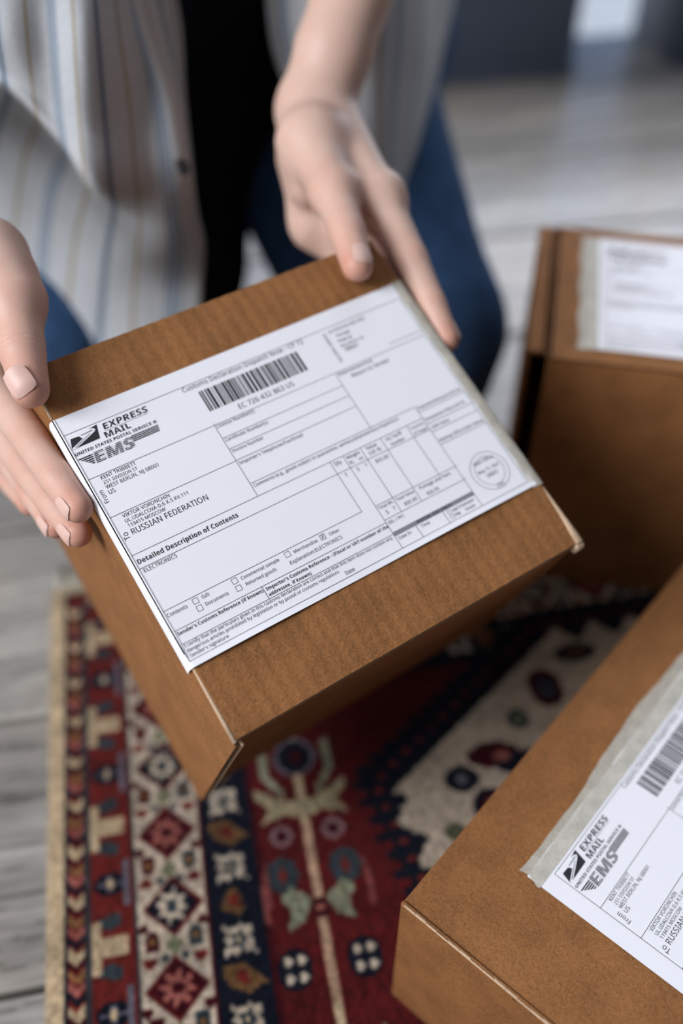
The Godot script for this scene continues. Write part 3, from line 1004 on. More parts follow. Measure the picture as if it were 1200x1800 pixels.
func label(box: Node3D, origin: Vector3, wrap: bool, lift: float) -> void:
	lab_o = origin
	lab_lift = lift
	lab_wrap = wrap
	var g := []
	for j in 72:
		var v := 31.2 + 140.8 * (1.0 - pow(1.0 - j / 71.0, 1.6))
		var row := []
		for i in 90:
			var u := -9.3 + 9.3 * i / 16.0 if i < 16 else 208.0 * (i - 16) / 73.0
			row.append(lp(u, v))
		g.append(row)
	var o := put(sheet(g, 0.00022), "shipping_label", M.paper, box)
	o.set_meta("label", "white printed customs declaration form")
	# ruling
	var st := stool()
	for l in [[0.6, 41, 204, 41], [0.6, 168.6, 204, 168.6], [0.6, 66.1, 204, 68.4], [0.6, 89.3, 70.4, 89.6], [0.6, 110.8, 173, 111.5], [0.6, 118.4, 173, 119.0], [0.6, 141.9, 113.6, 142.4],
			[0.6, 151.7, 121.3, 154.2], [0.6, 158.6, 121.3, 161.3], [70.6, 75.4, 143.4, 75.6], [70.6, 82.0, 143.4, 82.4], [70.6, 88.9, 143.4, 89.6], [70.6, 103.2, 172.5, 103.9],
			[121.3, 142.9, 174, 142.9], [121.3, 151.0, 174, 152.0], [173, 107.2, 204, 107.5], [173, 115.0, 204, 115.6], [173, 120.1, 204, 120.6], [173, 128.4, 204, 129.2], [181.5, 64.0, 204, 64.3]]:
		lrect(st, l[0], (l[1] + l[3]) / 2 - 0.13, l[2], (l[1] + l[3]) / 2 + 0.13)
	for l in [[0.6, 41, 168.6], [204, 41, 168.6], [70.3, 66.2, 110.9], [143.7, 67.8, 103.4], [172.8, 103.6, 168.6], [113.2, 111.2, 142.2], [121.2, 111.2, 168.6], [132.0, 111.2, 151.4], [145.0, 111.2, 151.4], [162.0, 111.2, 142.9], [48.1, 152.8, 160.0], [134.3, 161.5, 168.6], [151.4, 161.5, 168.6]]:
		lrect(st, l[0] - 0.13, l[1], l[0] + 0.13, l[2])
	for b in [[15.6, 143.0], [15.6, 147.0], [36.6, 143.0], [36.6, 147.0], [66.2, 143.0], [86.6, 143.2], [153.5, 162.2], [153.5, 165.2]]:
		var s := 2.9 if b[0] < 150 else 2.2
		for q in [[0, 0, s, 0.22], [0, s - 0.22, s, s], [0, 0, 0.22, s], [s - 0.22, 0, s, s]]:
			lrect(st, b[0] + q[0], b[1] + q[1], b[0] + q[2], b[1] + q[3])
	for q in [[189.0, 153.5, 11.2, 0.25], [189.0, 153.5, 8.6, 0.22]]:      # round postmark
		for k in 48:
			var a0 := TAU * k / 48.0
			var a1 := TAU * (k + 1) / 48.0
			lpoly(st, [Vector2(q[0] + q[2] * cos(a0), q[1] + q[2] * sin(a0)), Vector2(q[0] + q[2] * cos(a1), q[1] + q[2] * sin(a1)), Vector2(q[0] + (q[2] - q[3]) * cos(a1), q[1] + (q[2] - q[3]) * sin(a1)), Vector2(q[0] + (q[2] - q[3]) * cos(a0), q[1] + (q[2] - q[3]) * sin(a0))], 0.00009)
	put(done(st), "ruled_lines", M.ink, o)
	# words
	st = stool()
	var T := [["KENT TRIBBETT", 7.0, 69.8, 18.4], ["251 DIVISION ST", 7.0, 72.5, 17.9], ["WEST BERLIN, NJ 08001", 6.9, 75.3, 27.9], ["US", 6.9, 78.4, 3.3],
		["VIKTOR VORONCHIN", 6.9, 92.2, 24.9], ["UL.UDALCOVA D.6 K.5 KV.111", 6.9, 95.0, 33.5], ["119415 MOSCOW", 7.0, 97.7, 19.7], ["RUSSIAN FEDERATION", 7.0, 101.8, 40.9],
		["Customs Declaration Dispatch Note - CP 72", 65.4, 44.1, 72.8], ["EC 726 432 863 US", 86.9, 64.6, 33.2], ["License Number(s)", 71.2, 69.4, 21.8], ["Certificate Number(s)", 71.2, 78.0, 24.7], ["Invoice Number", 71.2, 84.8, 18.2],
		["Importer's Telephone/Fax/Email", 71.2, 92.2, 37.4], ["Comments (e.g., goods subject to quarantine, sanitary/phytosanitary inspection)", 71.3, 106.2, 89.0],
		["ELECTRONICS", 3.0, 121.3, 17.1], ["Contents", 2.0, 145.7, 10.4], ["Gift", 20.4, 145.2, 3.9], ["Documents", 20.3, 149.0, 12.2], ["Commercial sample", 41.4, 145.6, 21.1], ["Returned goods", 42.0, 149.2, 16.8], ["Merchandise", 71.0, 145.7, 13.6], ["Other", 91.6, 145.9, 6.0],
		["Explanation:ELECTRONICS", 66.4, 149.9, 30.4], ["X", 87.2, 145.6, 1.7], ["I certify that the particulars given in this customs declaration are correct and that this item does not contain any", 2.1, 162.0, 117.4], ["dangerous articles prohibited by legislation or by postal or customs regulations", 2.1, 164.6, 83.5], ["Sender's signature", 2.1, 167.3, 20.0], ["Date", 88.0, 167.2, 5.3],
		["Qty", 114.6, 114.3, 4.2], ["Weight", 122.2, 114.0, 8.2], ["lb.", 122.4, 117.2, 2.6], ["oz.", 128.0, 117.2, 3.0], ["Value", 134.6, 114.0, 6.6], ["(US $)", 134.6, 117.2, 7.4], ["HS Tariff", 147.4, 114.2, 10.0], ["Number", 148.4, 117.6, 8.6], ["Country", 163.2, 114.4, 8.6], ["of Origin", 163.2, 117.8, 8.8],
		["1", 116.4, 122.2, 0.9], ["5", 123.8, 122.2, 1.3], ["7", 128.8, 122.0, 1.3], ["$95.00", 135.2, 122.6, 8.0], ["Total Wt.", 122.0, 145.4, 9.0], ["5", 124.4, 149.4, 1.3], ["7", 128.8, 149.2, 1.3], ["Total Value", 132.8, 145.6, 11.4], ["$95.00", 135.6, 149.8, 8.0], ["Postage and Fees", 148.0, 145.8, 20.0], ["$26.95", 149.8, 150.2, 7.6],
		["EEL / PFC", 122.4, 154.6, 9.6], ["Date In", 122.6, 164.0, 7.4], ["Time", 136.6, 164.0, 5.2], ["AM", 156.4, 164.2, 3.2], ["PM", 156.4, 167.2, 3.2], ["Employee", 160.6, 164.0, 10.0], ["Initials", 163.0, 167.0, 6.4],
		["US POSTAGE AND FEES", 154.2, 44.8, 23.8], ["Postage", 157.3, 48.4, 8.5], ["Paid at", 156.5, 52.0, 8.6], ["West Berlin, NJ", 155.8, 55.0, 14.7], ["08001", 157.0, 58.2, 8.0], ["Endorsement line", 145.1, 69.8, 22.0], ["Return to Sender", 151.6, 73.6, 24.5],
		["Insured Amount (US $)", 173.6, 106.0, 29.0], ["Insurance Fees (US $)", 173.6, 113.6, 26.7], ["SDR Value", 174.4, 119.0, 11.5], ["Mailing Office Date Stamp", 173.8, 127.4, 29.4], ["Mail Office", 182.6, 148.0, 13.0], ["May 15, 2021", 182.0, 153.0, 14.0], ["08001", 185.6, 156.6, 7.0], ["USPS", 187.2, 163.9, 4.8]]
	for t in T: ltext(st, t[0], t[1], t[2], t[3])
	ltext(st, "From", 5.0, 81.8, 7.0, false, true)
	ltext(st, "To", 5.2, 103.2, 4.0, false, true)
	ltext(st, "DELIVERY SERVICE", 152.0, 62.7, 19.0, false, true)
	for t in [["Detailed Description of Contents", 2.4, 116.4, 54.0], ["Sender's Customs Reference (if known)", 2.0, 155.6, 45.6], ["Importer's Customs Reference - (Fiscal or VAT-number of the", 49.2, 155.9, 72.0], ["addressee, if known)", 49.0, 158.9, 23.9]] :
		ltext(st, t[0], t[1], t[2], t[3], true)
	ltext(st, "EXPRESS", 20.4, 46.1, 23.8, true, false, 0.78, 0.16)
	ltext(st, "MAIL", 19.2, 50.6, 13.6, true, false, 0.78, 0.0)
	ltext(st, "UNITED STATES POSTAL SERVICE ®", 1.6, 53.5, 43.8, true, false, 0.86, 0.1)
	for q in [-0.3, 0.0, 0.3]: ltext(st, "EMS", 9.4 + q, 60.9, 20.0, true, false, 0.76, 0.16)
	lrect(st, 20.4, 46.8, 44.0, 46.95)
	put(done(st), "printed_text", M.ink, o)
	# striped wing, tail bars and grey use box
	st = stool()
	for k in 5:
		lpoly(st, [Vector2(1.6 + k * 1.25, 55.4 + k * 1.08), Vector2(9.6 - k * 0.25, 55.4 + k * 1.08), Vector2(9.4 - k * 0.25, 56.05 + k * 1.08), Vector2(2.3 + k * 1.25, 56.05 + k * 1.08)], 0.00012)
	for k in 4: lrect(st, 30.2 - k * 0.15, 54.7 + k * 0.95, 45.0 - k * 0.15, 55.3 + k * 0.95)
	lpoly(st, [Vector2(3.65, 43.4), Vector2(8.07, 43.4), Vector2(18.3, 41.9), Vector2(16.4, 49.4), Vector2(1.72, 49.6)], 0.00012)
	put(done(st), "postal_emblem", M.ink, o)
	st = stool()
	for k in 6: lrect(st, 9.0, 55.6 + k * 0.92, 30.0, 55.88 + k * 0.92, 0.00019)
	lpoly(st, [Vector2(3.2, 42.5), Vector2(11.0, 42.3), Vector2(15.6, 42.9), Vector2(16.7, 44.0), Vector2(15.6, 45.0), Vector2(14.2, 45.6), Vector2(3.7, 49.75), Vector2(1.9, 49.75), Vector2(2.2, 48.9), Vector2(8.9, 46.2), Vector2(7.9, 44.2), Vector2(3.4, 44.0)], 0.00019)
	put(done(st), "emblem_knockout", M.paper, o)
	st = stool()
	lpoly(st, [Vector2(8.6, 44.0), Vector2(14.6, 43.6), Vector2(16.0, 44.1), Vector2(14.6, 44.3), Vector2(9.0, 44.5)], 0.00024)
	lpoly(st, [Vector2(3.4, 48.9), Vector2(13.2, 44.9), Vector2(13.5, 45.2), Vector2(4.0, 49.2)], 0.00024)
	put(done(st), "emblem_lines", M.ink_grey, o)
	st = stool()
	lrect(st, 121.3, 159.0, 172.7, 161.4)
	put(done(st), "grey_bar", M.ink_grey, o)
	st = stool()
	ltext(st, "POSTAL USE ONLY", 136.0, 161.1, 22.0, true)
	# bar code
	var r := RandomNumberGenerator.new()
	r.seed = 726432863
	var u := 72.3
	while u < 131.4:
		var w: float = [0.45, 0.45, 0.9, 1.5][r.randi_range(0, 3)]
		w = minf(w, 131.6 - u)
		lrect(st, u, 46.8, u + w, 59.3)
		u += w + [0.45, 0.5, 0.9][r.randi_range(0, 2)]
	put(done(st), "bar_code", M.ink, o)

func tape_band(box: Node3D, origin: Vector3, a: Vector2, b: Vector2, c: Vector2, d: Vector2, along_u: bool) -> void:
	# corners a b (outer) and c d; small tears along the outer edge
	var g := []
	var nj := 8 if along_u else 40
	var ni := 60 if along_u else 8
	for j in nj:
		var row := []
		for i in ni:
			var f := float(i) / (ni - 1)
			var k := float(j) / (nj - 1)
			var p := a.lerp(b, f).lerp(c.lerp(d, f), k)
			if along_u:
				p.y += (1.0 - k) * (0.35 * sin(f * 31.0) + 0.15 * sin(f * 97.0) + 1.6 * sin(f * 9.0) - 0.6)
				p.x += (1.0 - f) * (1.2 * sin(k * 5.0) + 0.3 * sin(k * 19.0)) if f < 0.03 else 0.0
			else:
				p.x += (1.0 - f) * 0.8 * sin(k * 23.0)
			var on := 1.0 if (p.y > 31.0 if along_u else p.x > -9.6) else 0.0
			row.append(origin + Vector3(p.x / 1000.0, 0.0003 + 0.0005 * on, p.y / 1000.0))
		g.append(row)
	put(sheet(g, 0.00012), "tape_strip", M.tape, box).set_meta("label", "cream paper tape with a torn edge")

# ------------------------------------------------------------------ the person
# Fields of distances to tapered bones, joined smoothly and meshed as surface nets.
var fo: Vector3
var fc: float
var fn: Vector3i

func grid(lo: Vector3, hi: Vector3, cell: float) -> int:
	fo = lo
	fc = cell
	fn = Vector3i(((hi - lo) / cell).ceil()) + Vector3i.ONE
	return fn.x * fn.y * fn.z

func blank(n: int) -> PackedFloat32Array:
	var f := PackedFloat32Array()
	f.resize(n)
	f.fill(1.0)
	return f

# bones: [a, b, ra, rb] ; k: how softly they join
func add_bones(f: PackedFloat32Array, bones: Array, k: float, lo_hi: Array) -> PackedFloat32Array:
	for bn in bones:
		var a: Vector3 = bn[0]
		var b: Vector3 = bn[1]
		var ra: float = bn[2]
		var rb: float = bn[3]
		var m := maxf(ra, rb) + k * 1.5 + fc * 3.0
		var l := Vector3i(((a.min(b) - Vector3.ONE * m) - fo) / fc).clamp(Vector3i.ZERO, fn - Vector3i.ONE)
		var h := (Vector3i(((a.max(b) + Vector3.ONE * m) - fo) / fc) + Vector3i.ONE).clamp(Vector3i.ZERO, fn - Vector3i.ONE)
		lo_hi[0] = Vector3i(mini(lo_hi[0].x, l.x), mini(lo_hi[0].y, l.y), mini(lo_hi[0].z, l.z))
		lo_hi[1] = Vector3i(maxi(lo_hi[1].x, h.x), maxi(lo_hi[1].y, h.y), maxi(lo_hi[1].z, h.z))
		var ab := b - a
		var inv := 1.0 / maxf(ab.length_squared(), 1e-9)
		for z in range(l.z, h.z + 1):
			for y in range(l.y, h.y + 1):
				var i := (z * fn.y + y) * fn.x + l.x
				var p := fo + Vector3(l.x, y, z) * fc - a
				for x in range(l.x, h.x + 1):
					var t := clampf(p.dot(ab) * inv, 0.0, 1.0)
					var d := (p - ab * t).length() - (ra + (rb - ra) * t)
					var e := f[i]
					var w := k - absf(d - e)
					if w > 0.0: f[i] = minf(d, e) - w * w / (4.0 * k)
					elif d < e: f[i] = d
					i += 1
					p.x += fc
	return f

# palm bones join softly; each finger joins the palm softly but its neighbours hardly at all
func hand_field(n: int, palm: Array, fingers: Array, kp: float, kf: float, kj: float) -> PackedFloat32Array:
	var big := [Vector3i(9999, 9999, 9999), Vector3i.ZERO]
	var P := add_bones(blank(n), palm, kp, big)
	var T := P.duplicate()
	for fg in fingers:
		var r := [Vector3i(9999, 9999, 9999), Vector3i.ZERO]
		var F := add_bones(blank(n), fg, kf, r)
		for z in range(r[0].z, r[1].z + 1):
			for y in range(r[0].y, r[1].y + 1):
				var i: int = (z * fn.y + y) * fn.x + r[0].x
				for x in range(r[0].x, r[1].x + 1):
					var d := F[i]
					var e := P[i]
					var w := kj - absf(d - e)
					var v := minf(d, e)
					if w > 0.0: v -= w * w / (4.0 * kj)
					if v < T[i]: T[i] = v
					i += 1
	return T

func nets(st: SurfaceTool, f: PackedFloat32Array, shade: Callable) -> void:
	st.set_smooth_group(0)
	var sx := 1
	var sy := fn.x
	var sz := fn.x * fn.y
	var cor := [0, sx, sy, sx + sy, sz, sx + sz, sy + sz, sx + sy + sz]
	var cof := [Vector3(0, 0, 0), Vector3(1, 0, 0), Vector3(0, 1, 0), Vector3(1, 1, 0), Vector3(0, 0, 1), Vector3(1, 0, 1), Vector3(0, 1, 1), Vector3(1, 1, 1)]
	var edges := [[0, 1], [2, 3], [4, 5], [6, 7], [0, 2], [1, 3], [4, 6], [5, 7], [0, 4], [1, 5], [2, 6], [3, 7]]
	var at := {}
	var lim := fc * 2.2
	for z in fn.z - 1:
		for y in fn.y - 1:
			var i := z * sz + y * sy
			for x in fn.x - 1:
				var v0 := f[i]
				if v0 < lim and v0 > -lim:
					var neg := 0
					for c in cor:
						if f[i + c] < 0.0: neg += 1
					if neg > 0 and neg < 8:
						var s := Vector3.ZERO
						var n := 0
						for e in edges:
							var a := f[i + cor[e[0]]]
							var b := f[i + cor[e[1]]]
							if (a < 0.0) != (b < 0.0):
								s += cof[e[0]].lerp(cof[e[1]], a / (a - b))
								n += 1
						at[i] = fo + (Vector3(x, y, z) + s / n) * fc
				i += 1
	var nor := {}
	var tint := {}
	for i in at:
		var g := Vector3(f[i + sx] - f[i] + f[i + sx + sy] - f[i + sy] + f[i + sx + sz] - f[i + sz] + f[i + sx + sy + sz] - f[i + sy + sz],
			f[i + sy] - f[i] + f[i + sx + sy] - f[i + sx] + f[i + sy + sz] - f[i + sz] + f[i + sx + sy + sz] - f[i + sx + sz],
			f[i + sz] - f[i] + f[i + sx + sz] - f[i + sx] + f[i + sy + sz] - f[i + sy] + f[i + sx + sy + sz] - f[i + sx + sy])
		var nn := g.normalized()
		for c in creases:
			var q: Vector3 = at[i] - c[0]
			if q.length_squared() < c[2] * c[2]:
				var t := q.dot(c[1])
				var h: float = c[3] * exp(-t * t / (c[4] * c[4]))
				at[i] -= g.normalized() * h
				nn -= c[1] * (2.0 * t / (c[4] * c[4]) * h)
		nor[i] = nn.normalized()
		tint[i] = shade.call(at[i])
	for i in at:
		var f0 := f[i] < 0.0
		for q in [[sx, sy, sz], [sy, sz, sx], [sz, sx, sy]]:
			if f0 == (f[i + q[0]] < 0.0): continue
			var a: int = i - q[1] - q[2]
			var b: int = i - q[2]
			var d: int = i - q[1]
			if not (at.has(a) and at.has(b) and at.has(d)): continue
			var ring := [a, b, i, d]
			if f0: ring.reverse()
			for e in [0, 1, 2, 0, 2, 3]:
				var k: int = ring[e]
				st.set_color(tint[k])
				st.set_normal(nor[k])
				st.set_uv(Vector2.ZERO)
				st.add_vertex(at[k])

func chain(pts: Array, rad: Array) -> Array:
	var o := []
	for k in pts.size() - 1: o.append([pts[k], pts[k + 1], rad[k], rad[k + 1]])
	return o

# warm patches in the skin over joints and fingertips
var warm_spots := []
var creases := []          # skin folds over the joints: [place, finger axis, reach, depth, half width]
var skin_n := FastNoiseLite.new()

func skin(p: Vector3) -> Color:
	var w := 0.0
	for s in warm_spots:
		var d: float = p.distance_squared_to(s[0]) / (s[1] * s[1])
		if d < 4.0: w += s[2] * exp(-d)
	w = clampf(w + 0.12 * skin_n.get_noise_3dv(p * 1000.0), -0.2, 1.0)
	var c := Color(0.60, 0.405, 0.32)
	var d := Color(0.53, 0.215, 0.145)
	return c.lerp(d, clampf(w, 0.0, 1.0)) if w > 0.0 else c.lightened(-w * 0.3)

func build_person() -> void:
	skin_n = noise(0.12, 91, 3)
	var person := base("person", Transform3D(Basis.IDENTITY, Vector3(-0.06, 0.0, -0.95)), "person in striped open shirt, dark top and blue jeans kneeling and holding the tilted parcel", "person")
	var off_t := Transform3D(Basis.IDENTITY, Vector3(0.06, 0.0, 0.95))      # parts are given in room coordinates
	var body := stool()
	var n := 0
	n = grid(Vector3(-0.2747, 0.1855, -0.5616), Vector3(-0.0914, 0.3733, -0.2978), 0.0016)
	var palm_right := [[Vector3(-0.2357, 0.3171, -0.5276), Vector3(-0.1913, 0.2827, -0.4278), 0.0200, 0.0125], [Vector3(-0.2357, 0.3171, -0.5276), Vector3(-0.2057, 0.2582, -0.4412), 0.0200, 0.0125], [Vector3(-0.2357, 0.3171, -0.5276), Vector3(-0.2232, 0.2388, -0.4543), 0.0190, 0.0120], [Vector3(-0.2357, 0.3171, -0.5276), Vector3(-0.2407, 0.2195, -0.4703), 0.0190, 0.0115], [Vector3(-0.2192, 0.3256, -0.5005), Vector3(-0.1848, 0.3393, -0.4573), 0.0210, 0.0188], [Vector3(-0.1848, 0.3393, -0.4573), Vector3(-0.1727, 0.3373, -0.4380), 0.0188, 0.0160], [Vector3(-0.1727, 0.3373, -0.4380), Vector3(-0.1634, 0.3354, -0.4231), 0.0160, 0.0132], [Vector3(-0.1634, 0.3354, -0.4231), Vector3(-0.1913, 0.2827, -0.4278), 0.0100, 0.0110], [Vector3(-0.1848, 0.3393, -0.4573), Vector3(-0.1913, 0.2827, -0.4278), 0.0140, 0.0120], [Vector3(-0.1913, 0.2827, -0.4278), Vector3(-0.2057, 0.2582, -0.4412), 0.0115, 0.0120], [Vector3(-0.2057, 0.2582, -0.4412), Vector3(-0.2232, 0.2388, -0.4543), 0.0120, 0.0115], [Vector3(-0.2232, 0.2388, -0.4543), Vector3(-0.2407, 0.2195, -0.4703), 0.0115, 0.0110]]
	var fingers_right := [chain([Vector3(-0.1634, 0.3354, -0.4231), Vector3(-0.1567, 0.3261, -0.3978), Vector3(-0.1494, 0.3184, -0.3755)], [0.0132, 0.0112, 0.0093]), chain([Vector3(-0.1913, 0.2827, -0.4278), Vector3(-0.1561, 0.2831, -0.3765), Vector3(-0.1389, 0.2832, -0.3507), Vector3(-0.1254, 0.2815, -0.3318)], [0.0115, 0.0092, 0.0083, 0.0073]), chain([Vector3(-0.2057, 0.2582, -0.4412), Vector3(-0.1660, 0.2556, -0.3855), Vector3(-0.1477, 0.2562, -0.3603), Vector3(-0.1318, 0.2556, -0.3396)], [0.0115, 0.0093, 0.0084, 0.0073]), chain([Vector3(-0.2232, 0.2388, -0.4543), Vector3(-0.1833, 0.2415, -0.4069), Vector3(-0.1651, 0.2432, -0.3800), Vector3(-0.1492, 0.2422, -0.3574)], [0.0110, 0.0088, 0.0079, 0.0069]), chain([Vector3(-0.2407, 0.2195, -0.4703), Vector3(-0.2022, 0.2211, -0.4289), Vector3(-0.1866, 0.2236, -0.4071), Vector3(-0.1741, 0.2240, -0.3903)], [0.0100, 0.0078, 0.0070, 0.0060])]
	warm_spots.append_array([[Vector3(-0.1634, 0.3354, -0.4231), 0.0165, 0.50], [Vector3(-0.1567, 0.3261, -0.3978), 0.0140, 0.50], [Vector3(-0.1494, 0.3184, -0.3755), 0.0139, 0.95]])
	warm_spots.append_array([[Vector3(-0.1561, 0.2831, -0.3765), 0.0115, 0.50], [Vector3(-0.1389, 0.2832, -0.3507), 0.0104, 0.50], [Vector3(-0.1254, 0.2815, -0.3318), 0.0109, 0.95]])
	warm_spots.append_array([[Vector3(-0.1660, 0.2556, -0.3855), 0.0116, 0.50], [Vector3(-0.1477, 0.2562, -0.3603), 0.0105, 0.50], [Vector3(-0.1318, 0.2556, -0.3396), 0.0109, 0.95]])
	warm_spots.append_array([[Vector3(-0.1833, 0.2415, -0.4069), 0.0110, 0.50], [Vector3(-0.1651, 0.2432, -0.3800), 0.0099, 0.50], [Vector3(-0.1492, 0.2422, -0.3574), 0.0103, 0.95]])
	warm_spots.append_array([[Vector3(-0.2022, 0.2211, -0.4289), 0.0097, 0.50], [Vector3(-0.1866, 0.2236, -0.4071), 0.0088, 0.50], [Vector3(-0.1741, 0.2240, -0.3903), 0.0090, 0.95]])
	creases.clear()
	creases.append_array([[Vector3(-0.1574, 0.3269, -0.4001), Vector3(0.2667, -0.3237, 0.9078), 0.0179, 0.00028, 0.00110], [Vector3(-0.1566, 0.3260, -0.3974), Vector3(0.2667, -0.3237, 0.9078), 0.0179, 0.00042, 0.00120], [Vector3(-0.1559, 0.3251, -0.3949), Vector3(0.2667, -0.3237, 0.9078), 0.0179, 0.00028, 0.00110]])
	creases.append_array([[Vector3(-0.1576, 0.2831, -0.3787), Vector3(0.5629, 0.0046, 0.8265), 0.0147, 0.00028, 0.00110], [Vector3(-0.1559, 0.2831, -0.3762), Vector3(0.5629, 0.0046, 0.8265), 0.0147, 0.00042, 0.00120], [Vector3(-0.1543, 0.2831, -0.3739), Vector3(0.5629, 0.0046, 0.8265), 0.0147, 0.00028, 0.00110]])
	creases.append_array([[Vector3(-0.1403, 0.2832, -0.3529), Vector3(0.5653, -0.0306, 0.8243), 0.0133, 0.00028, 0.00110], [Vector3(-0.1386, 0.2831, -0.3504), Vector3(0.5653, -0.0306, 0.8243), 0.0133, 0.00042, 0.00120], [Vector3(-0.1370, 0.2831, -0.3481), Vector3(0.5653, -0.0306, 0.8243), 0.0133, 0.00028, 0.00110]])
	creases.append_array([[Vector3(-0.1675, 0.2557, -0.3876), Vector3(0.5821, -0.0203, 0.8129), 0.0149, 0.00028, 0.00110], [Vector3(-0.1657, 0.2556, -0.3852), Vector3(0.5821, -0.0203, 0.8129), 0.0149, 0.00042, 0.00120], [Vector3(-0.1641, 0.2556, -0.3829), Vector3(0.5821, -0.0203, 0.8129), 0.0149, 0.00028, 0.00110]])
	creases.append_array([[Vector3(-0.1493, 0.2562, -0.3623), Vector3(0.5974, -0.0003, 0.8020), 0.0134, 0.00028, 0.00110], [Vector3(-0.1475, 0.2562, -0.3599), Vector3(0.5974, -0.0003, 0.8020), 0.0134, 0.00042, 0.00120], [Vector3(-0.1458, 0.2562, -0.3577), Vector3(0.5974, -0.0003, 0.8020), 0.0134, 0.00028, 0.00110]])
	creases.append_array([[Vector3(-0.1849, 0.2414, -0.4089), Vector3(0.6151, 0.0468, 0.7871), 0.0141, 0.00028, 0.00110], [Vector3(-0.1831, 0.2415, -0.4066), Vector3(0.6151, 0.0468, 0.7871), 0.0141, 0.00042, 0.00120], [Vector3(-0.1813, 0.2417, -0.4044), Vector3(0.6151, 0.0468, 0.7871), 0.0141, 0.00028, 0.00110]])
	creases.append_array([[Vector3(-0.1666, 0.2432, -0.3821), Vector3(0.5676, 0.0111, 0.8232), 0.0126, 0.00028, 0.00110], [Vector3(-0.1649, 0.2432, -0.3796), Vector3(0.5676, 0.0111, 0.8232), 0.0126, 0.00042, 0.00120], [Vector3(-0.1633, 0.2433, -0.3773), Vector3(0.5676, 0.0111, 0.8232), 0.0126, 0.00028, 0.00110]])
	creases.append_array([[Vector3(-0.2039, 0.2209, -0.4309), Vector3(0.6497, 0.0497, 0.7586), 0.0125, 0.00028, 0.00110], [Vector3(-0.2020, 0.2211, -0.4286), Vector3(0.6497, 0.0497, 0.7586), 0.0125, 0.00042, 0.00120], [Vector3(-0.2002, 0.2212, -0.4265), Vector3(0.6497, 0.0497, 0.7586), 0.0125, 0.00028, 0.00110]])
	creases.append_array([[Vector3(-0.1882, 0.2234, -0.4092), Vector3(0.5882, 0.0616, 0.8064), 0.0112, 0.00028, 0.00110], [Vector3(-0.1864, 0.2236, -0.4068), Vector3(0.5882, 0.0616, 0.8064), 0.0112, 0.00042, 0.00120], [Vector3(-0.1847, 0.2238, -0.4045), Vector3(0.5882, 0.0616, 0.8064), 0.0112, 0.00028, 0.00110]])
	nets(body, hand_field(n, palm_right, fingers_right, 0.0120, 0.0030, 0.0080), skin)
	n = grid(Vector3(-0.0589, 0.2139, -0.7672), Vector3(0.0939, 0.4463, -0.4294), 0.0018)
	var palm_left := [[Vector3(-0.0162, 0.3405, -0.6378), Vector3(0.0232, 0.3232, -0.5512), 0.0200, 0.0125], [Vector3(-0.0162, 0.3405, -0.6378), Vector3(0.0177, 0.3105, -0.5593), 0.0210, 0.0125], [Vector3(-0.0162, 0.3405, -0.6378), Vector3(0.0075, 0.2953, -0.5709), 0.0200, 0.0120], [Vector3(-0.0162, 0.3405, -0.6378), Vector3(-0.0065, 0.2827, -0.5811), 0.0180, 0.0130], [Vector3(-0.0201, 0.3358, -0.6257), Vector3(-0.0182, 0.3392, -0.5891), 0.0190, 0.0185], [Vector3(-0.0182, 0.3392, -0.5891), Vector3(-0.0047, 0.3325, -0.5406), 0.0185, 0.0128], [Vector3(-0.0182, 0.3392, -0.5891), Vector3(-0.0195, 0.3162, -0.5770), 0.0170, 0.0130], [Vector3(-0.0249, 0.3187, -0.6082), Vector3(-0.0155, 0.2886, -0.5844), 0.0165, 0.0165], [Vector3(-0.0155, 0.2886, -0.5844), Vector3(-0.0065, 0.2827, -0.5811), 0.0165, 0.0120], [Vector3(-0.0047, 0.3325, -0.5406), Vector3(0.0232, 0.3232, -0.5512), 0.0085, 0.0105], [Vector3(0.0232, 0.3232, -0.5512), Vector3(0.0177, 0.3105, -0.5593), 0.0115, 0.0120], [Vector3(0.0177, 0.3105, -0.5593), Vector3(0.0075, 0.2953, -0.5709), 0.0120, 0.0115], [Vector3(0.0075, 0.2953, -0.5709), Vector3(-0.0065, 0.2827, -0.5811), 0.0115, 0.0120], [Vector3(-0.0162, 0.3405, -0.6378), Vector3(-0.0055, 0.3663, -0.6572), 0.0205, 0.0228], [Vector3(-0.0055, 0.3663, -0.6572), Vector3(0.0117, 0.4059, -0.6979), 0.0228, 0.0275], [Vector3(0.0000, 0.3695, -0.6820), Vector3(0.0207, 0.4123, -0.7332), 0.0200, 0.0260]]
	var fingers_left := [chain([Vector3(-0.0047, 0.3325, -0.5406), Vector3(0.0035, 0.3262, -0.5055), Vector3(0.0088, 0.3198, -0.4816)], [0.0125, 0.0103, 0.0088]), chain([Vector3(0.0232, 0.3232, -0.5512), Vector3(0.0404, 0.3070, -0.5101), Vector3(0.0515, 0.2942, -0.4826), Vector3(0.0599, 0.2839, -0.4634)], [0.0118, 0.0096, 0.0082, 0.0070]), chain([Vector3(0.0177, 0.3105, -0.5593), Vector3(0.0319, 0.2928, -0.5201), Vector3(0.0413, 0.2824, -0.4977), Vector3(0.0530, 0.2729, -0.4790)], [0.0115, 0.0093, 0.0084, 0.0073]), chain([Vector3(0.0075, 0.2953, -0.5709), Vector3(0.0220, 0.2767, -0.5324), Vector3(0.0322, 0.2663, -0.5105), Vector3(0.0433, 0.2576, -0.4936)], [0.0110, 0.0088, 0.0079, 0.0069]), chain([Vector3(-0.0065, 0.2827, -0.5811), Vector3(0.0077, 0.2648, -0.5500), Vector3(0.0165, 0.2550, -0.5321), Vector3(0.0254, 0.2479, -0.5182)], [0.0100, 0.0078, 0.0070, 0.0060])]
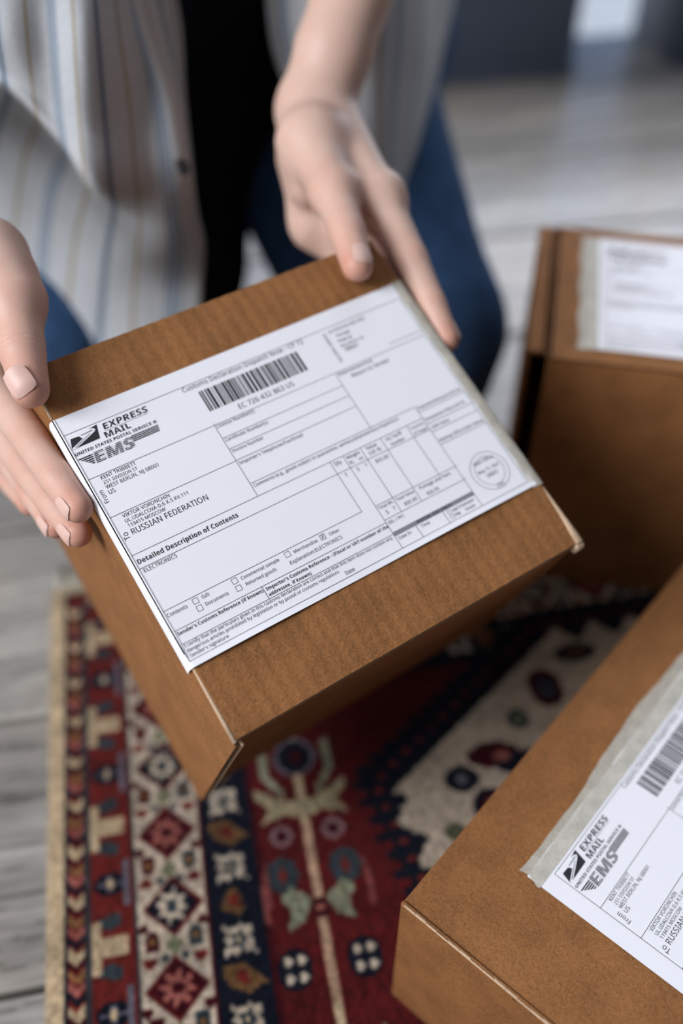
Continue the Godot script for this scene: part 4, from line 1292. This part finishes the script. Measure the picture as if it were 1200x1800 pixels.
	warm_spots.append_array([[Vector3(-0.0047, 0.3325, -0.5406), 0.0156, 0.50], [Vector3(0.0035, 0.3262, -0.5055), 0.0129, 0.50], [Vector3(0.0088, 0.3198, -0.4816), 0.0132, 0.95]])
	warm_spots.append_array([[Vector3(0.0404, 0.3070, -0.5101), 0.0120, 0.50], [Vector3(0.0515, 0.2942, -0.4826), 0.0103, 0.50], [Vector3(0.0599, 0.2839, -0.4634), 0.0105, 0.95]])
	warm_spots.append_array([[Vector3(0.0319, 0.2928, -0.5201), 0.0116, 0.50], [Vector3(0.0413, 0.2824, -0.4977), 0.0105, 0.50], [Vector3(0.0530, 0.2729, -0.4790), 0.0109, 0.95]])
	warm_spots.append_array([[Vector3(0.0220, 0.2767, -0.5324), 0.0110, 0.50], [Vector3(0.0322, 0.2663, -0.5105), 0.0099, 0.50], [Vector3(0.0433, 0.2576, -0.4936), 0.0103, 0.95]])
	warm_spots.append_array([[Vector3(0.0077, 0.2648, -0.5500), 0.0097, 0.50], [Vector3(0.0165, 0.2550, -0.5321), 0.0088, 0.50], [Vector3(0.0254, 0.2479, -0.5182), 0.0090, 0.95]])
	creases.clear()
	creases.append_array([[Vector3(0.0030, 0.3268, -0.5080), Vector3(0.2179, -0.2061, 0.9540), 0.0165, 0.00028, 0.00110], [Vector3(0.0036, 0.3261, -0.5051), Vector3(0.2179, -0.2061, 0.9540), 0.0165, 0.00042, 0.00120], [Vector3(0.0042, 0.3256, -0.5024), Vector3(0.2179, -0.2061, 0.9540), 0.0165, 0.00028, 0.00110]])
	creases.append_array([[Vector3(0.0395, 0.3079, -0.5123), Vector3(0.3548, -0.3644, 0.8610), 0.0154, 0.00028, 0.00110], [Vector3(0.0406, 0.3068, -0.5097), Vector3(0.3548, -0.3644, 0.8610), 0.0154, 0.00042, 0.00120], [Vector3(0.0416, 0.3058, -0.5073), Vector3(0.3548, -0.3644, 0.8610), 0.0154, 0.00028, 0.00110]])
	creases.append_array([[Vector3(0.0505, 0.2953, -0.4848), Vector3(0.3511, -0.4146, 0.8395), 0.0131, 0.00028, 0.00110], [Vector3(0.0516, 0.2940, -0.4822), Vector3(0.3511, -0.4146, 0.8395), 0.0131, 0.00042, 0.00120], [Vector3(0.0526, 0.2929, -0.4799), Vector3(0.3511, -0.4146, 0.8395), 0.0131, 0.00028, 0.00110]])
	creases.append_array([[Vector3(0.0311, 0.2939, -0.5224), Vector3(0.3302, -0.3915, 0.8589), 0.0149, 0.00028, 0.00110], [Vector3(0.0321, 0.2927, -0.5198), Vector3(0.3302, -0.3915, 0.8589), 0.0149, 0.00042, 0.00120], [Vector3(0.0330, 0.2916, -0.5174), Vector3(0.3302, -0.3915, 0.8589), 0.0149, 0.00028, 0.00110]])
	creases.append_array([[Vector3(0.0403, 0.2835, -0.4998), Vector3(0.4189, -0.3969, 0.8167), 0.0134, 0.00028, 0.00110], [Vector3(0.0415, 0.2823, -0.4974), Vector3(0.4189, -0.3969, 0.8167), 0.0134, 0.00042, 0.00120], [Vector3(0.0427, 0.2812, -0.4951), Vector3(0.4189, -0.3969, 0.8167), 0.0134, 0.00028, 0.00110]])
	creases.append_array([[Vector3(0.0211, 0.2778, -0.5346), Vector3(0.3459, -0.4057, 0.8460), 0.0141, 0.00028, 0.00110], [Vector3(0.0221, 0.2766, -0.5320), Vector3(0.3459, -0.4057, 0.8460), 0.0141, 0.00042, 0.00120], [Vector3(0.0231, 0.2755, -0.5297), Vector3(0.3459, -0.4057, 0.8460), 0.0141, 0.00028, 0.00110]])
	creases.append_array([[Vector3(0.0311, 0.2674, -0.5126), Vector3(0.4417, -0.3977, 0.8042), 0.0126, 0.00028, 0.00110], [Vector3(0.0324, 0.2662, -0.5102), Vector3(0.4417, -0.3977, 0.8042), 0.0126, 0.00042, 0.00120], [Vector3(0.0337, 0.2651, -0.5079), Vector3(0.4417, -0.3977, 0.8042), 0.0126, 0.00028, 0.00110]])
	creases.append_array([[Vector3(0.0067, 0.2659, -0.5521), Vector3(0.3778, -0.4552, 0.8063), 0.0125, 0.00028, 0.00110], [Vector3(0.0079, 0.2646, -0.5497), Vector3(0.3778, -0.4552, 0.8063), 0.0125, 0.00042, 0.00120], [Vector3(0.0089, 0.2633, -0.5475), Vector3(0.3778, -0.4552, 0.8063), 0.0125, 0.00028, 0.00110]])
	creases.append_array([[Vector3(0.0153, 0.2561, -0.5341), Vector3(0.4416, -0.4205, 0.7926), 0.0112, 0.00028, 0.00110], [Vector3(0.0167, 0.2549, -0.5318), Vector3(0.4416, -0.4205, 0.7926), 0.0112, 0.00042, 0.00120], [Vector3(0.0179, 0.2537, -0.5295), Vector3(0.4416, -0.4205, 0.7926), 0.0112, 0.00028, 0.00110]])
	nets(body, hand_field(n, palm_left, fingers_left, 0.0120, 0.0030, 0.0080), skin)
	creases.clear()
	n = grid(Vector3(-0.62, 0.1, -1.15), Vector3(0.32, 0.78, -0.42), 0.009)
	var arms := [[Vector3(-0.2357, 0.3171, -0.5276), Vector3(-0.4500, 0.4300, -0.7350), 0.0205, 0.038], [Vector3(-0.4500, 0.4300, -0.7350), Vector3(-0.30, 0.60, -0.88), 0.042, 0.055], [Vector3(0.0117, 0.4059, -0.6979), Vector3(0.0658, 0.4823, -0.8913), 0.027, 0.038], [Vector3(0.0658, 0.4823, -0.8913), Vector3(0.12, 0.60, -0.92), 0.042, 0.055], [Vector3(-0.30, 0.60, -0.88), Vector3(0.12, 0.60, -0.92), 0.06, 0.06], [Vector3(-0.09, 0.56, -0.90), Vector3(-0.07, 0.25, -0.95), 0.10, 0.09], [Vector3(-0.09, 0.6, -0.9), Vector3(-0.1, 0.70, -0.86), 0.06, 0.05]]
	nets(body, add_bones(blank(n), arms, 0.03, [Vector3i(9999, 9999, 9999), Vector3i.ZERO]), skin)
	var nails := [[Vector3(-0.1524, 0.3268, -0.3714), Vector3(0.5700, -0.4800, 0.6669), Vector3(-0.1600, 0.7313, 0.6631), 0.0066, 0.0070, 0.0098], [Vector3(-0.1323, 0.2832, -0.3295), Vector3(0.5772, -0.0725, 0.8134), Vector3(-0.7872, 0.2155, 0.5779), 0.0048, 0.0055, 0.0072], [Vector3(-0.1386, 0.2571, -0.3371), Vector3(0.6119, -0.0216, 0.7907), Vector3(-0.7702, 0.2113, 0.6018), 0.0048, 0.0055, 0.0072], [Vector3(-0.1558, 0.2437, -0.3553), Vector3(0.5758, -0.0375, 0.8168), Vector3(-0.7938, 0.2138, 0.5694), 0.0046, 0.0052, 0.0068], [Vector3(0.0117, 0.3281, -0.4823), Vector3(0.2087, -0.2558, 0.9439), Vector3(0.3944, 0.9052, 0.1581), 0.0060, 0.0064, 0.0088], [Vector3(0.0653, 0.2873, -0.4667), Vector3(0.3633, -0.4400, 0.8212), Vector3(0.9115, 0.3504, -0.2154), 0.0046, 0.0054, 0.0069]]
	put(body.commit(), "body", M.skin, person, off_t).set_meta("label", "bare hands and forearms")
	for q in nails:
		put(nail_mesh(q[0], q[1], q[2], q[3], q[4], q[5]), "fingernail", M.nail, person, off_t)
	var front_right := [
		[Vector3(-0.3137, 0.4815, -0.7326), Vector3(-0.2475, 0.4906, -0.6846), Vector3(-0.2011, 0.4951, -0.6606), Vector3(-0.1697, 0.4951, -0.6606), Vector3(-0.1504, 0.4929, -0.6726), Vector3(-0.1335, 0.4906, -0.6846), Vector3(-0.1298, 0.4860, -0.7086), Vector3(-0.1440, 0.4611, -0.8407)],
		[Vector3(-0.3240, 0.4218, -0.6999), Vector3(-0.2519, 0.4375, -0.6443), Vector3(-0.1998, 0.4454, -0.6165), Vector3(-0.1696, 0.4438, -0.6221), Vector3(-0.1485, 0.4422, -0.6277), Vector3(-0.1309, 0.4375, -0.6443), Vector3(-0.1275, 0.4312, -0.6665), Vector3(-0.1240, 0.3997, -0.7776)],
		[Vector3(-0.3394, 0.3781, -0.6980), Vector3(-0.2606, 0.3989, -0.6333), Vector3(-0.2002, 0.4084, -0.5929), Vector3(-0.1709, 0.4001, -0.5987), Vector3(-0.1479, 0.3978, -0.5964), Vector3(-0.1286, 0.3953, -0.6297), Vector3(-0.1202, 0.3897, -0.6454), Vector3(-0.1128, 0.3579, -0.7346)],
		[Vector3(-0.3549, 0.3506, -0.7128), Vector3(-0.2693, 0.3755, -0.6379), Vector3(-0.2039, 0.3835, -0.5959), Vector3(-0.1734, 0.3640, -0.5903), Vector3(-0.1509, 0.3523, -0.5854), Vector3(-0.1257, 0.3536, -0.6226), Vector3(-0.1078, 0.3506, -0.6339), Vector3(-0.1096, 0.3230, -0.6988)],
		[Vector3(-0.3703, 0.3275, -0.7320), Vector3(-0.2823, 0.3533, -0.6582), Vector3(-0.2092, 0.3670, -0.6076), Vector3(-0.1757, 0.3395, -0.5937), Vector3(-0.1528, 0.3153, -0.5788), Vector3(-0.1252, 0.3077, -0.6083), Vector3(-0.1022, 0.3095, -0.6203), Vector3(-0.1055, 0.2872, -0.6691)],
		[Vector3(-0.4011, 0.3000, -0.7898), Vector3(-0.3170, 0.3176, -0.7362), Vector3(-0.2451, 0.3181, -0.7152), Vector3(-0.2022, 0.2939, -0.6903), Vector3(-0.1712, 0.2676, -0.6489), Vector3(-0.1292, 0.2680, -0.6206), Vector3(-0.1025, 0.2709, -0.6308), Vector3(-0.1052, 0.2532, -0.6628)],
		[Vector3(-0.4166, 0.2683, -0.8003), Vector3(-0.3387, 0.2782, -0.7674), Vector3(-0.2728, 0.2734, -0.7481), Vector3(-0.2310, 0.2458, -0.7197), Vector3(-0.1911, 0.2189, -0.6777), Vector3(-0.1348, 0.2384, -0.6332), Vector3(-0.1023, 0.2375, -0.6423), Vector3(-0.1030, 0.2269, -0.6601)],
		[Vector3(-0.4320, 0.2084, -0.7817), Vector3(-0.3518, 0.2199, -0.7505), Vector3(-0.2871, 0.2198, -0.7145), Vector3(-0.2422, 0.2010, -0.6952), Vector3(-0.2011, 0.1839, -0.6733), Vector3(-0.1474, 0.1875, -0.6598), Vector3(-0.1102, 0.1919, -0.6571), Vector3(-0.1098, 0.1863, -0.6657)],
		[Vector3(-0.4423, 0.1473, -0.7475), Vector3(-0.3648, 0.1583, -0.7301), Vector3(-0.2999, 0.1660, -0.7093), Vector3(-0.2515, 0.1551, -0.6910), Vector3(-0.2134, 0.1310, -0.6618), Vector3(-0.1570, 0.1243, -0.6493), Vector3(-0.1189, 0.1293, -0.6429), Vector3(-0.1180, 0.1231, -0.6509)]]
	var front_left := [  # last columns: unseen wrap behind the hip, added to block back-window light
		[Vector3(-0.0572, 0.4633, -0.8287), Vector3(-0.0320, 0.4611, -0.8407), Vector3(0.0000, 0.4565, -0.8647), Vector3(0.0329, 0.4565, -0.8647), Vector3(0.0722, 0.4406, -0.9488), Vector3(0.1006, 0.4202, -1.0569), Vector3(0.1300, 0.5600, -1.0200), Vector3(0.0500, 0.5800, -1.1000), Vector3(-0.1000, 0.5800, -1.1200)],
		[Vector3(-0.0556, 0.3953, -0.7803), Vector3(-0.0320, 0.3969, -0.7748), Vector3(0.0000, 0.3953, -0.7803), Vector3(0.0322, 0.3953, -0.7803), Vector3(0.0660, 0.3746, -0.8522), Vector3(0.0875, 0.3459, -0.9518), Vector3(0.1250, 0.4400, -1.0400), Vector3(0.0500, 0.4600, -1.1300), Vector3(-0.1000, 0.4600, -1.1500)],
		[Vector3(-0.0535, 0.3504, -0.7556), Vector3(-0.0314, 0.3560, -0.7398), Vector3(0.0000, 0.3579, -0.7346), Vector3(0.0322, 0.3560, -0.7398), Vector3(0.0613, 0.3343, -0.7892), Vector3(0.0787, 0.3026, -0.8642), Vector3(0.1150, 0.3400, -1.0600), Vector3(0.0500, 0.3500, -1.1500), Vector3(-0.1000, 0.3500, -1.1700)],
		[Vector3(-0.0471, 0.3234, -0.7422), Vector3(-0.0243, 0.3287, -0.7189), Vector3(0.0020, 0.3279, -0.7110), Vector3(0.0304, 0.3259, -0.7160), Vector3(0.0561, 0.3042, -0.7583), Vector3(0.0726, 0.2770, -0.8236), Vector3(0.1100, 0.2800, -1.0700), Vector3(0.0500, 0.2800, -1.1600), Vector3(-0.1000, 0.2800, -1.1800)],
		[Vector3(-0.0336, 0.3009, -0.7262), Vector3(-0.0165, 0.3017, -0.7054), Vector3(0.0081, 0.2995, -0.6918), Vector3(0.0306, 0.2953, -0.6918), Vector3(0.0497, 0.2794, -0.7256), Vector3(0.0631, 0.2599, -0.7773), Vector3(0.1050, 0.2400, -1.0700), Vector3(0.0500, 0.2200, -1.1600), Vector3(-0.1000, 0.2200, -1.1800)],
		[Vector3(-0.0169, 0.2751, -0.7068), Vector3(-0.0041, 0.2735, -0.6836), Vector3(0.0165, 0.2672, -0.6700), Vector3(0.0331, 0.2605, -0.6702), Vector3(0.0429, 0.2510, -0.6964), Vector3(0.0519, 0.2377, -0.7400), Vector3(0.1000, 0.2000, -1.0600), Vector3(0.0500, 0.1700, -1.1500), Vector3(-0.1000, 0.1700, -1.1700)]]
	var button_at := Vector3(-0.1033, 0.3121, -0.6129)
	var button_out := Vector3(0.7557, 0.6091, 0.2408)
	var shirt := Node3D.new()
	shirt.name = "shirt"
	shirt.transform = off_t
	shirt.set_meta("label", "open pale linen shirt with blue and ochre stripes")
	person.add_child(shirt)
	var wr := noise(14.0, 55, 3)
	var gr := drape(front_right, 130, 100)
	var uvs := cloth_uv(gr)
	for j in gr.size():
		for i in gr[j].size():
			var q: Vector3 = gr[j][i]
			gr[j][i] = q + Vector3(0.2, 0.6, 0.7) * (0.0022 * wr.get_noise_3d(q.x * 1.6, q.y * 0.7, q.z * 0.7))
	put(sheet(gr, 0.0009, uvs), "front_panel", M.shirt, shirt)
	var gl := drape(front_left, 70, 60)
	put(sheet(gl, 0.0009, cloth_uv(gl)), "front_panel", M.shirt, shirt)
	# back and shoulders of the shirt, and its sleeves
	var st := stool()
	tube(st, [Vector3(-0.30, 0.61, -0.88), Vector3(-0.40, 0.53, -0.80), Vector3(-0.45, 0.435, -0.735), Vector3(-0.40, 0.408, -0.69), Vector3(-0.345, 0.378, -0.635)], [0.078, 0.066, 0.058, 0.050, 0.046], 28, false)
	put(done(st, true), "sleeve", M.shirt_plain, shirt)
	st = stool()
	tube(st, [Vector3(0.12, 0.61, -0.92), Vector3(0.12, 0.55, -0.88), Vector3(0.068, 0.485, -0.87), Vector3(0.05, 0.475, -0.80), Vector3(0.035, 0.462, -0.755)], [0.078, 0.068, 0.062, 0.054, 0.050], 28, false)
	put(done(st, true), "sleeve", M.shirt_plain, shirt)
	var bs := stool()
	var dsc := CylinderMesh.new()
	dsc.top_radius = 0.0050
	dsc.bottom_radius = 0.0054
	dsc.height = 0.0022
	dsc.radial_segments = 28
	var by := button_out.normalized()
	var bxx := by.cross(Vector3.UP).normalized()
	put(dsc, "button", M.button, shirt, Transform3D(Basis(bxx, by, bxx.cross(by)), button_at))
	# dark top: one soft body
	st = stool()
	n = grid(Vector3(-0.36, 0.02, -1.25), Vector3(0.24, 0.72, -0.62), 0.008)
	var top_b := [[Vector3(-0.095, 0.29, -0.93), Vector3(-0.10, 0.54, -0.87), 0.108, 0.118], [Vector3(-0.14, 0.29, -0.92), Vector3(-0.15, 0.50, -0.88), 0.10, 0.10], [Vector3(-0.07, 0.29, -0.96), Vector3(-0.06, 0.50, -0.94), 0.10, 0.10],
		[Vector3(-0.26, 0.585, -0.88), Vector3(0.08, 0.585, -0.91), 0.068, 0.068], [Vector3(-0.135, 0.25, -0.85), Vector3(-0.10, 0.38, -0.83), 0.065, 0.075], [Vector3(-0.150, 0.11, -0.820), Vector3(-0.142, 0.26, -0.85), 0.062, 0.065]]  # last bone: black lobe lowered to darken the gap between the thighs
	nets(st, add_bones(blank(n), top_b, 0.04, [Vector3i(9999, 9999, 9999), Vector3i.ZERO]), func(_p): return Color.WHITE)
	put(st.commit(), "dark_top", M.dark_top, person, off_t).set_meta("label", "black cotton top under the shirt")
	# jeans: hips, thighs and shins folded under
	st = stool()
	n = grid(Vector3(-0.50, -0.01, -1.36), Vector3(0.26, 0.40, -0.50), 0.0075)
	var jb := [[Vector3(-0.14, 0.235, -1.04), Vector3(0.0, 0.235, -1.05), 0.115, 0.115],
		[Vector3(-0.025, 0.215, -0.98), Vector3(0.060, 0.103, -0.735), 0.112, 0.080], [Vector3(-0.045, 0.20, -0.93), Vector3(0.02, 0.12, -0.80), 0.085, 0.075], [Vector3(0.066, 0.090, -0.735), Vector3(0.062, 0.073, -0.712), 0.075, 0.067], [Vector3(0.060, 0.066, -0.72), Vector3(0.03, 0.056, -1.10), 0.058, 0.045],
		[Vector3(-0.16, 0.225, -1.00), Vector3(-0.262, 0.105, -0.70), 0.100, 0.076], [Vector3(-0.262, 0.09, -0.70), Vector3(-0.264, 0.076, -0.685), 0.075, 0.068], [Vector3(-0.26, 0.068, -0.70), Vector3(-0.18, 0.056, -1.10), 0.060, 0.045]]
	nets(st, add_bones(blank(n), jb, 0.03, [Vector3i(9999, 9999, 9999), Vector3i.ZERO]), func(_p): return Color.WHITE)
	put(st.commit(), "jeans", M.denim, person, off_t).set_meta("label", "blue denim jeans")
	# bare soles tucked behind
	st = stool()
	n = grid(Vector3(-0.30, -0.01, -1.36), Vector3(0.14, 0.14, -1.05), 0.006)
	nets(st, add_bones(blank(n), [[Vector3(0.045, 0.045, -1.09), Vector3(0.035, 0.035, -1.24), 0.034, 0.026], [Vector3(-0.18, 0.045, -1.09), Vector3(-0.16, 0.035, -1.24), 0.034, 0.026]], 0.02, [Vector3i(9999, 9999, 9999), Vector3i.ZERO]), func(_p): return Color.WHITE)
	put(st.commit(), "socks", M.sock, person, off_t)

# uv in metres across and along the cloth, so that stripes keep their width
func cloth_uv(g: Array) -> Array:
	var o := []
	var ni: int = g[0].size()
	var acc := []
	acc.resize(ni)
	acc.fill(0.0)
	for i in range(1, ni):
		var s := 0.0
		for j in range(0, g.size(), 6): s += g[j][i].distance_to(g[j][i - 1])
		acc[i] = acc[i - 1] + s / ceilf(g.size() / 6.0)
	for j in g.size():
		var row := []
		for i in ni: row.append(Vector2((acc[ni - 1] - acc[i]) / 0.090, j / float(g.size() - 1) * 4.0))
		o.append(row)
	return o

# a nail lying on the finger: at its middle, the finger's direction, outward normal, half width, half length, curve radius
func nail_mesh(at: Vector3, dir: Vector3, out: Vector3, hw: float, hl: float, r: float) -> ArrayMesh:
	dir = (dir - out * dir.dot(out)).normalized()
	var side := dir.cross(out).normalized()
	var g := []
	for j in 13:
		var t := j / 12.0 * 2.0 - 1.0            # root to tip
		var row := []
		var wide := hw * (sqrt(maxf(0.0, 1.0 - pow(absf(t), 5.0))) * 0.5 + 0.5) * (1.0 - 0.12 * maxf(0.0, -t))
		for i in 11:
			var s := (i / 10.0 * 2.0 - 1.0) * wide
			var an := s / r
			row.append(at + dir * (t * hl) + side * (sin(an) * r) + out * ((cos(an) - 1.0) * r - pow(maxf(0.0, t * hl - 0.002), 2.0) / (1.5 * r)))
		g.append(row)
	return sheet(g, 0.0009)
